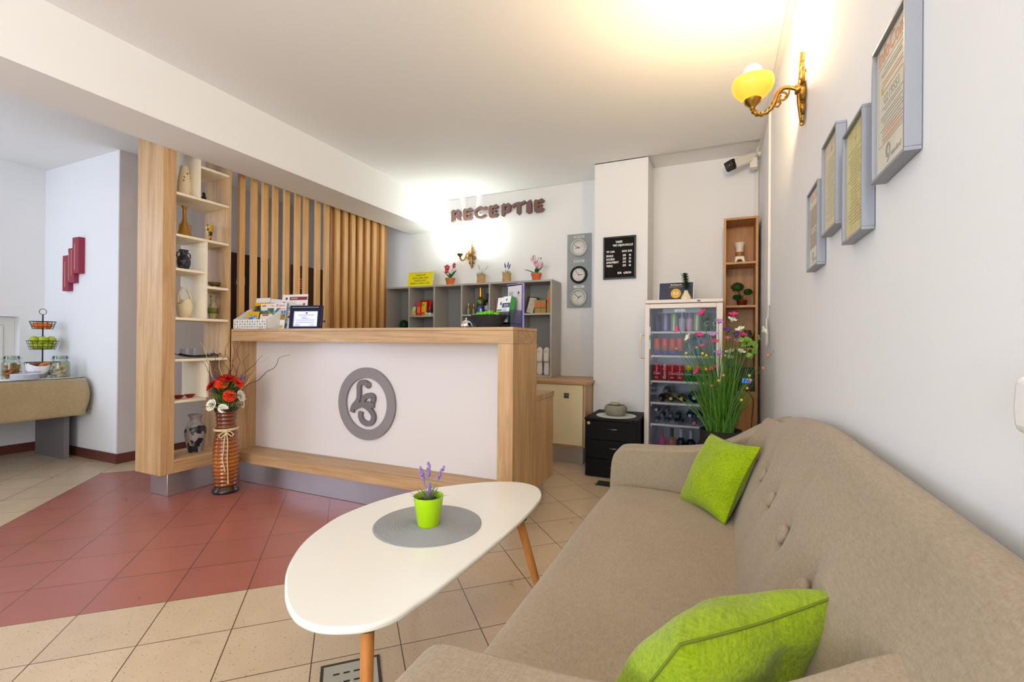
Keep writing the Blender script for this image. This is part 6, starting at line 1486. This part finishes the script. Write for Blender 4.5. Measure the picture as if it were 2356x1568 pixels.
    build('glazing', MB().box(-w/2+b_,w/2-b_,-0.0205,-0.0195,b_,h-b_), glass('picture_glazing',(253,253,252),0.02), t)
    return t
certificate('framed white certificate with orange heading and number, highest and largest of the four', 1.018, 1.213, 1.440, 1.718, mat('certificate_white',(236,230,214),0.6), 1)
certificate('framed yellow-green certificate between the white numbered one and the beige one', 1.283, 1.470, 1.362, 1.648, mat('certificate_yellow',(222,212,150),0.6,var=0.08,scale=9), 2)
certificate('framed beige certificate with a small crest below the lamp', 1.545, 1.740, 1.438, 1.724, mat('certificate_beige',(226,212,176),0.6), 3)
certificate('framed certificate with an orange heading over a picture, lowest and farthest from the sofa end', 1.810, 2.010, 1.366, 1.650, mat('certificate_white',(236,230,214),0.6), 4)
t = thing('wall_unit', 'white rounded wall-mounted box above the sofa at the edge of the picture', 'wall box', (0.319, 0.53, 1.010), -90)
build('body', MB().prism([(-0.090,0.004),(-0.094,0.03),(-0.090,0.062),(0.09,0.062),(0.094,0.03),(0.09,0.004)],'y',-0.055,0.0), mat('unit_white',(238,236,234),0.4), t, bevel=0.010, seg=4)
build('cap', MB().box(-0.084,0.084,-0.045,0.0,0.0625,0.080), mat('unit_white',(238,236,234),0.4), t, bevel=0.005, seg=3); build('foot', MB().box(-0.084,0.084,-0.048,0.0,-0.006,0.0035), mat('unit_white',(238,236,234),0.4), t, bevel=0.003)
m = MB(); CY, CZ = 3.675, 1.185
m.tube([(0.313,CY,1.372),(0.311,CY,1.31),(0.308,CY,1.28)],0.004,8)
for k in range(5):
    a0 = k*0.012
    m.tube([(0.302+0.003*(k%3), CY+(0.030-a0*0.5)*math.sin(q_)+(0.05+0.02*math.sin(k))*0.25*math.cos(q_*1.0+0.3), CZ+(0.095-a0)*math.cos(q_)) for q_ in [6.2832*i/36 for i in range(36)]],0.0035,6,closed=True)
m.ell((0.300,CY,CZ+0.01),(0.008,0.016,0.010))
tag(build('coiled_cord', m, mat('white_flex',(226,222,214),0.5), None), 'white coiled flex hanging from the cable trunking on the right wall', 'cord')

# ------------------------------------------------------------------ breakfast room
for k, (y, z0, z1, lab) in enumerate(((-5.682,1.556,1.893,'dark red wall block, lowest of the three'),(-5.582,1.628,1.955,'dark red wall block between the lowest and the tallest'),(-5.478,1.711,2.047,'dark red wall block, highest of the three and nearest the passage'))):
    t = thing('wall_block', lab, 'wall decoration', (y, 2.319, z0), group='red wall blocks')
    h = z1-z0
    build('block', MB().box(-0.054,0.054,-0.036-0.012*(k==2),0,0,h), mat('wine_red_block',(146,36,64),0.5,var=0.12,scale=18), t, bevel=0.002)
    yf = -0.0365-0.012*(k==2)
    build('gold_stripe', MB().box(-0.016,-0.002,yf-0.0006,yf,h*0.10,h*0.82) if k != 1 else MB().box(-0.046,-0.034,yf-0.0006,yf,h*0.08,h*0.88).box(0.0,0.012,yf-0.0006,yf,h*0.2,h*0.95), mat('muted_gold_stripe',(206,140,104),0.5), t)
bt = thing('breakfast_table', 'grey panel-legged breakfast table under the beige cloth', 'table', (-5.72, 1.2, 0))
GP = mat('grey_table_panel',(118,112,114),0.5)
build('table_top', MB().box(-0.42,0.42,-1.06,1.06,0.725,0.747), GP, bt); build('leg', MB().box(-0.26,0.27,0.99,1.03,0.0,0.724), GP, bt, bevel=0.001); build('leg', MB().box(-0.26,0.27,-1.03,-0.99,0.0,0.724), GP, bt, bevel=0.001)
build('foot', MB().box(0.255,0.268,0.995,1.025,0.0,0.012), WHITE, bt)
# cloth: flat top and a hanging skirt with soft folds at the two seen sides
CL = fabric('beige_table_cloth', (182,160,120), (162,140,102), weave=200, mottle=6, bump=0.2)
CL.node_tree.nodes['Principled BSDF'].inputs['Sheen Weight'].default_value = 0.9
def edge_pt(s):
    """outline of the hanging edge: front (+x) side then the end towards the passage wall"""
    return s
clv = []
NX, NZ = 90, 14
def front_fn(u, v):
    y = -0.9+u*(2.270+0.9); x = -5.285; z = 0.7505
    d = 0.335*v
    fold = (0.012*math.sin(y*9+0.5)+0.008*math.sin(y*17))*v+0.025*v**0.6
    hem = 0.012*math.sin(y*5)
    c = min(1, max(0, (u-0.93)/0.07)); cor = 0.035*math.sin(3.1416*min(1,v*1.15))*c**2
    return (x+fold+0.015*(1-(1-v)**3)+cor, y-0.02*c*v*v+cor*0.3, z-d*(1+hem*0.3)-(0.006 if v == 0 else 0)-0.0)
cm = MB().grid(front_fn, NX, NZ)
cm.grid(lambda u, v: (-6.135+u*(0.85), -0.9+v*(2.270+0.9), 0.7500+0.0015*math.sin(v*30)*math.sin(u*5)), 12, 60)
cm.grid(lambda u, v: (-6.135+u*0.85+(0.030+0.035*math.sin(3.14*min(1,v*1.15)))*v*(u**6)*1.0, 2.270+0.016*math.sin(min(1,v*2)*1.57)+0.004*math.sin(u*22)*v, 0.7500-0.32*v), 40, 12)
tag(build('tablecloth', cm, CL, None, solid=0.0018, angle=75), 'beige tablecloth hanging over the breakfast table', 'tablecloth')
TZ = 0.7535
def tank(name, label, x, y, h, r, fill):
    t = thing(name, label, 'jar', (x, y, TZ), group='clip-top glass jars')
    build('glass_body', MB().lathe([(p.x,p.y) for p in spline([(0.0,0.0),(r*0.92,0.0),(r,0.008),(r,h*0.60),(r*0.97,h*0.68),(r*0.78,h*0.78),(r*0.74,h*0.82),(r*0.74,h*0.86)],4)],36,cap=False), glass('jar_glass',(236,244,238),0.07), t)
    build('lid', MB().lathe([(r*0.70,h*0.865),(r*0.80,h*0.87),(r*0.80,h*0.90),(r*0.76,h*0.93),(r*0.76,h*0.99),(r*0.70,h*1.0),(0,h*1.0)],36), glass('jar_lid_glass',(206,214,206),0.2), t)
    build('clip', MB().tube([(r*0.78*math.cos(a*0.1745),r*0.78*math.sin(a*0.1745),h*0.85) for a in range(36)],0.0018,6,closed=True).tube([(0,r*0.78,h*0.82),(0,r*1.02,h*0.86),(0,r*1.0,h*0.93),(0,r*0.76,h*0.96)],0.002,6).tube([(0,-r*0.78,h*0.82),(0,-r*0.98,h*0.86),(0,-r*0.98,h*0.92),(0,-r*0.76,h*0.94)],0.002,6), STEEL, t)
    return t
tank('glass_jar', 'clip-top glass jar of brown biscuits at the left on the breakfast table', -5.60, 1.895, 0.195, 0.064, 0)
tank('glass_jar', 'clip-top glass jar of pale round biscuits at the cloth corner', -5.45, 2.160, 0.192, 0.066, 1)
BISC = mat('brown_biscuit',(182,116,58),0.9,var=0.25,scale=40,bump=0.4,bscale=80); PALE = mat('pale_biscuit',(206,184,152),0.85,var=0.1,scale=30,bump=0.2,bscale=60)
rnd = random.Random(17)
def fillj(name, label, cat, group, cx, cy, R0, m, n, sz, z0, z1):
    first = None
    placed = []
    for i in range(n):
        for tr in range(300):
            a = rnd.uniform(0,6.283); q = (R0-sz[0]-0.004)*math.sqrt(rnd.uniform(0,1)); p = Vector((cx+q*math.cos(a), cy+q*math.sin(a), rnd.uniform(z0,z1)))
            if all((p-k).length > sz[0]*1.28 for k in placed): break
        placed.append(p)
        if first is None:
            first = build(name, MB().ell((0,0,0),sz,16,10), m); o = tag(first, label, cat, group)
        else: o = first.copy(); COL.objects.link(o)
        o.location = p; o.rotation_euler = (rnd.uniform(-.7,.7), rnd.uniform(-.7,.7), rnd.uniform(0,6.28))
fillj('biscuit','brown biscuit inside the left-hand glass jar','biscuit','brown biscuits in the jar',-5.60,1.895,0.064,BISC,34,(0.021,0.021,0.012),TZ+0.016,TZ+0.108)
fillj('biscuit','pale round biscuit inside the glass jar at the cloth corner','biscuit','pale biscuits in the jar',-5.45,2.160,0.066,PALE,32,(0.025,0.022,0.016),TZ+0.018,TZ+0.118)
tag(build('lime_wedge', MB().ell((0,0,0),(0.022,0.02,0.009),14,8), mat('green_garnish',(96,140,40),0.6), None, (-5.575,1.90,TZ+0.128)), 'small green piece on top of the brown biscuits', 'garnish')
# plates, tongs
t0 = None
for i in range(5):
    lab = ['clear glass plate, lowest of the stack on the breakfast table','clear glass plate, second from the bottom of the stack','clear glass plate in the middle of the stack','clear glass plate, second from the top of the stack','clear glass plate on top of the stack, under the tongs'][i]
    o = build('glass_plate', MB().lathe([(0,0.0),(0.082,0.0),(0.088,0.003),(0.0885,0.0095),(0.086,0.0095),(0.084,0.004),(0,0.003)],44), mat('milky_clear_plate',(214,220,232),0.15)) if t0 is None else t0.copy()
    if t0 is None: t0 = o
    else: COL.objects.link(o)
    o.location = (-5.362,1.895,TZ+0.0095*i); tag(o, lab, 'plate', 'stack of clear plates')
t = thing('serving_tongs', 'metal serving tongs lying on the stack of clear plates', 'tongs', (-5.362,1.915,TZ+0.052), 20)
for s in (-1,1): build('arm', MB().tube([(0.0,0.10,0.008),(s*0.014,0.02,0.008),(s*0.02,-0.05,0.006)],0.004,8), STEEL, t)
build('joint', MB().ell((0,0.045,0.010),(0.012,0.012,0.012),12,8), CHR, t)
# bread bowl
t = thing('bread_bowl', 'pale frosted bowl lined with a white napkin and holding rolls', 'bowl', (-5.535, 2.045, TZ))
build('bowl', MB().lathe([(0,0),(0.050,0),(0.054,0.006),(0.072,0.06),(0.080,0.105),(0.077,0.105),(0.068,0.06),(0.05,0.01),(0,0.008)],44), mat('frosted_bowl',(214,210,206),0.35), t)
tag(build('napkin', MB().grid(lambda u,v: (0.085*math.cos(-1.9+2.6*u)*(1+0.05*math.sin(9*u)), 0.085*math.sin(-1.9+2.6*u), 0.112-0.075*v*(0.55+0.45*math.sin(3.14*u))+0.012*math.sin(7*u)), 26, 8), mat('white_napkin',(236,234,238),0.9), None, (-5.535,2.045,TZ), solid=0.002), 'white napkin folded over the rim of the bread bowl', 'napkin')
ROLL = mat('golden_roll',(196,116,52),0.7,var=0.25,scale=24); ROLLD = mat('dark_roll',(120,72,40),0.7,var=0.2,scale=24)
for (x,y,z,rx,m_,lab,rz) in ((0.0,-0.035,0.113,0.040,ROLLD,'dark bread roll at the left of the bread bowl',1.4),(0.02,0.015,0.108,0.036,ROLL,'golden bread roll in the middle of the bread bowl',0.4),(0.015,0.046,0.116,0.042,ROLL,'long golden bread roll at the right of the bread bowl',1.1),(-0.035,0.02,0.118,0.036,ROLLD,'dark bread roll at the back of the bread bowl',1.3)):
    o = tag(build('bread_roll', MB().ell((0,0,0),(rx,rx*0.6,rx*0.55),18,10), m_, None, (-5.535+x,2.045+y,TZ+z), (0,-16,math.degrees(rz))), lab, 'bread roll', 'rolls in the bread bowl')
# three-tier fruit stand
WIRE = mat('black_wire',(30,28,32),0.4,0.3)
fs_ = thing('fruit_stand', 'black wire three-tier fruit stand on the breakfast table', 'fruit stand', (-5.80, 2.170, TZ))
build('pole', MB().tube([(0,0,0.0),(0,0,0.575)],0.0055,10), WIRE, fs_)
build('ring', MB().tube([(0.0,0.026*math.cos(6.2832*i/30),0.599+0.026*math.sin(6.2832*i/30)) for i in range(30)],0.0025,6,closed=True), WIRE, fs_)
def basket(z0, z1, r0, r1, n):
    b = MB(); rw = 0.0017
    def circ(r, z): return [(r*math.cos(6.2832*i/40), r*math.sin(6.2832*i/40), z) for i in range(40)]
    b.tube(circ(r1,z1),0.003,6,closed=True); b.tube(circ(r0,z0),0.0024,6,closed=True)
    for f in (0.33,0.66): b.tube(circ(r0+(r1-r0)*f,z0+(z1-z0)*f),rw,5,closed=True)
    for i in range(n):
        a = 6.2832*i/n; b.tube([(r1*math.cos(a),r1*math.sin(a),z1),(r0*math.cos(a),r0*math.sin(a),z0),(0.0,0.0,z0)],rw,5)
    return build('basket', b, WIRE, fs_)
basket(0.438,0.506,0.070,0.090,16); basket(0.248,0.326,0.088,0.108,18); basket(0.012,0.125,0.100,0.122,18)
ORG = mat('orange_peel',(240,118,14),0.5,var=0.08,scale=30,bump=0.15,bscale=160); APL = mat('green_apple_skin',(178,190,30),0.35,var=0.18,scale=12); STK = mat('apple_stalk',(80,60,30),0.8)
o0 = None
for i in range(5):
    a = 0.4+6.2832*i/5
    if o0 is None:
        o0 = thing('orange_fruit','orange lying in the top basket of the fruit stand','orange',(0,0,0),group='oranges in the top basket'); build('peel', MB().ell((0,0,0),(0.031,0.031,0.028),20,12), ORG, o0); build('stalk_scar', MB().ell((0,0,0.0285),(0.004,0.004,0.002),8,6), STK, o0); o = o0
    else: o = copy_tree(o0)
    o.location = (-5.80+0.040*math.cos(a), 2.17+0.040*math.sin(a), TZ+0.438+0.032)
ap = []
for i in range(6): ap.append((0.052*math.cos(0.2+i*1.047), 0.052*math.sin(0.2+i*1.047), 0.248+0.034))
for i in range(6): ap.append((0.064*math.cos(0.75+i*1.047), 0.064*math.sin(0.75+i*1.047), 0.248+0.086))
a0 = None
for p in ap:
    if a0 is None:
        a0 = thing('apple','green apple heaped in the middle basket of the fruit stand','apple',(0,0,0),group='apples in the middle basket')
        build('fruit', MB().lathe([(q.x,q.y) for q in spline([(0.0,-0.026),(0.014,-0.030),(0.028,-0.014),(0.0335,0.006),(0.026,0.026),(0.012,0.030),(0.0,0.024)],4)],24), APL, a0); build('stalk', MB().tube([(0,0,0.024),(0.003,0,0.040)],0.0014,5), STK, a0); o = a0
    else: o = copy_tree(a0)
    o.location = (-5.80+p[0], 2.17+p[1], TZ+p[2]); o.rotation_euler = (rnd.uniform(-.7,.7), rnd.uniform(-.7,.7), rnd.uniform(0,6))
for i, (x,y) in enumerate(((0.03,-0.06),(0.055,-0.02),(0.02,0.05))):
    o = tag(build('biscuit_bar', MB().ell((0,0,0),(0.018,0.030,0.016),14,8), BISC, None, (-5.80+x,2.17+y,TZ+0.034)), 'brown biscuit bar in the lowest wire basket behind the bread bowl', 'biscuit', 'biscuit bars in the lowest basket')
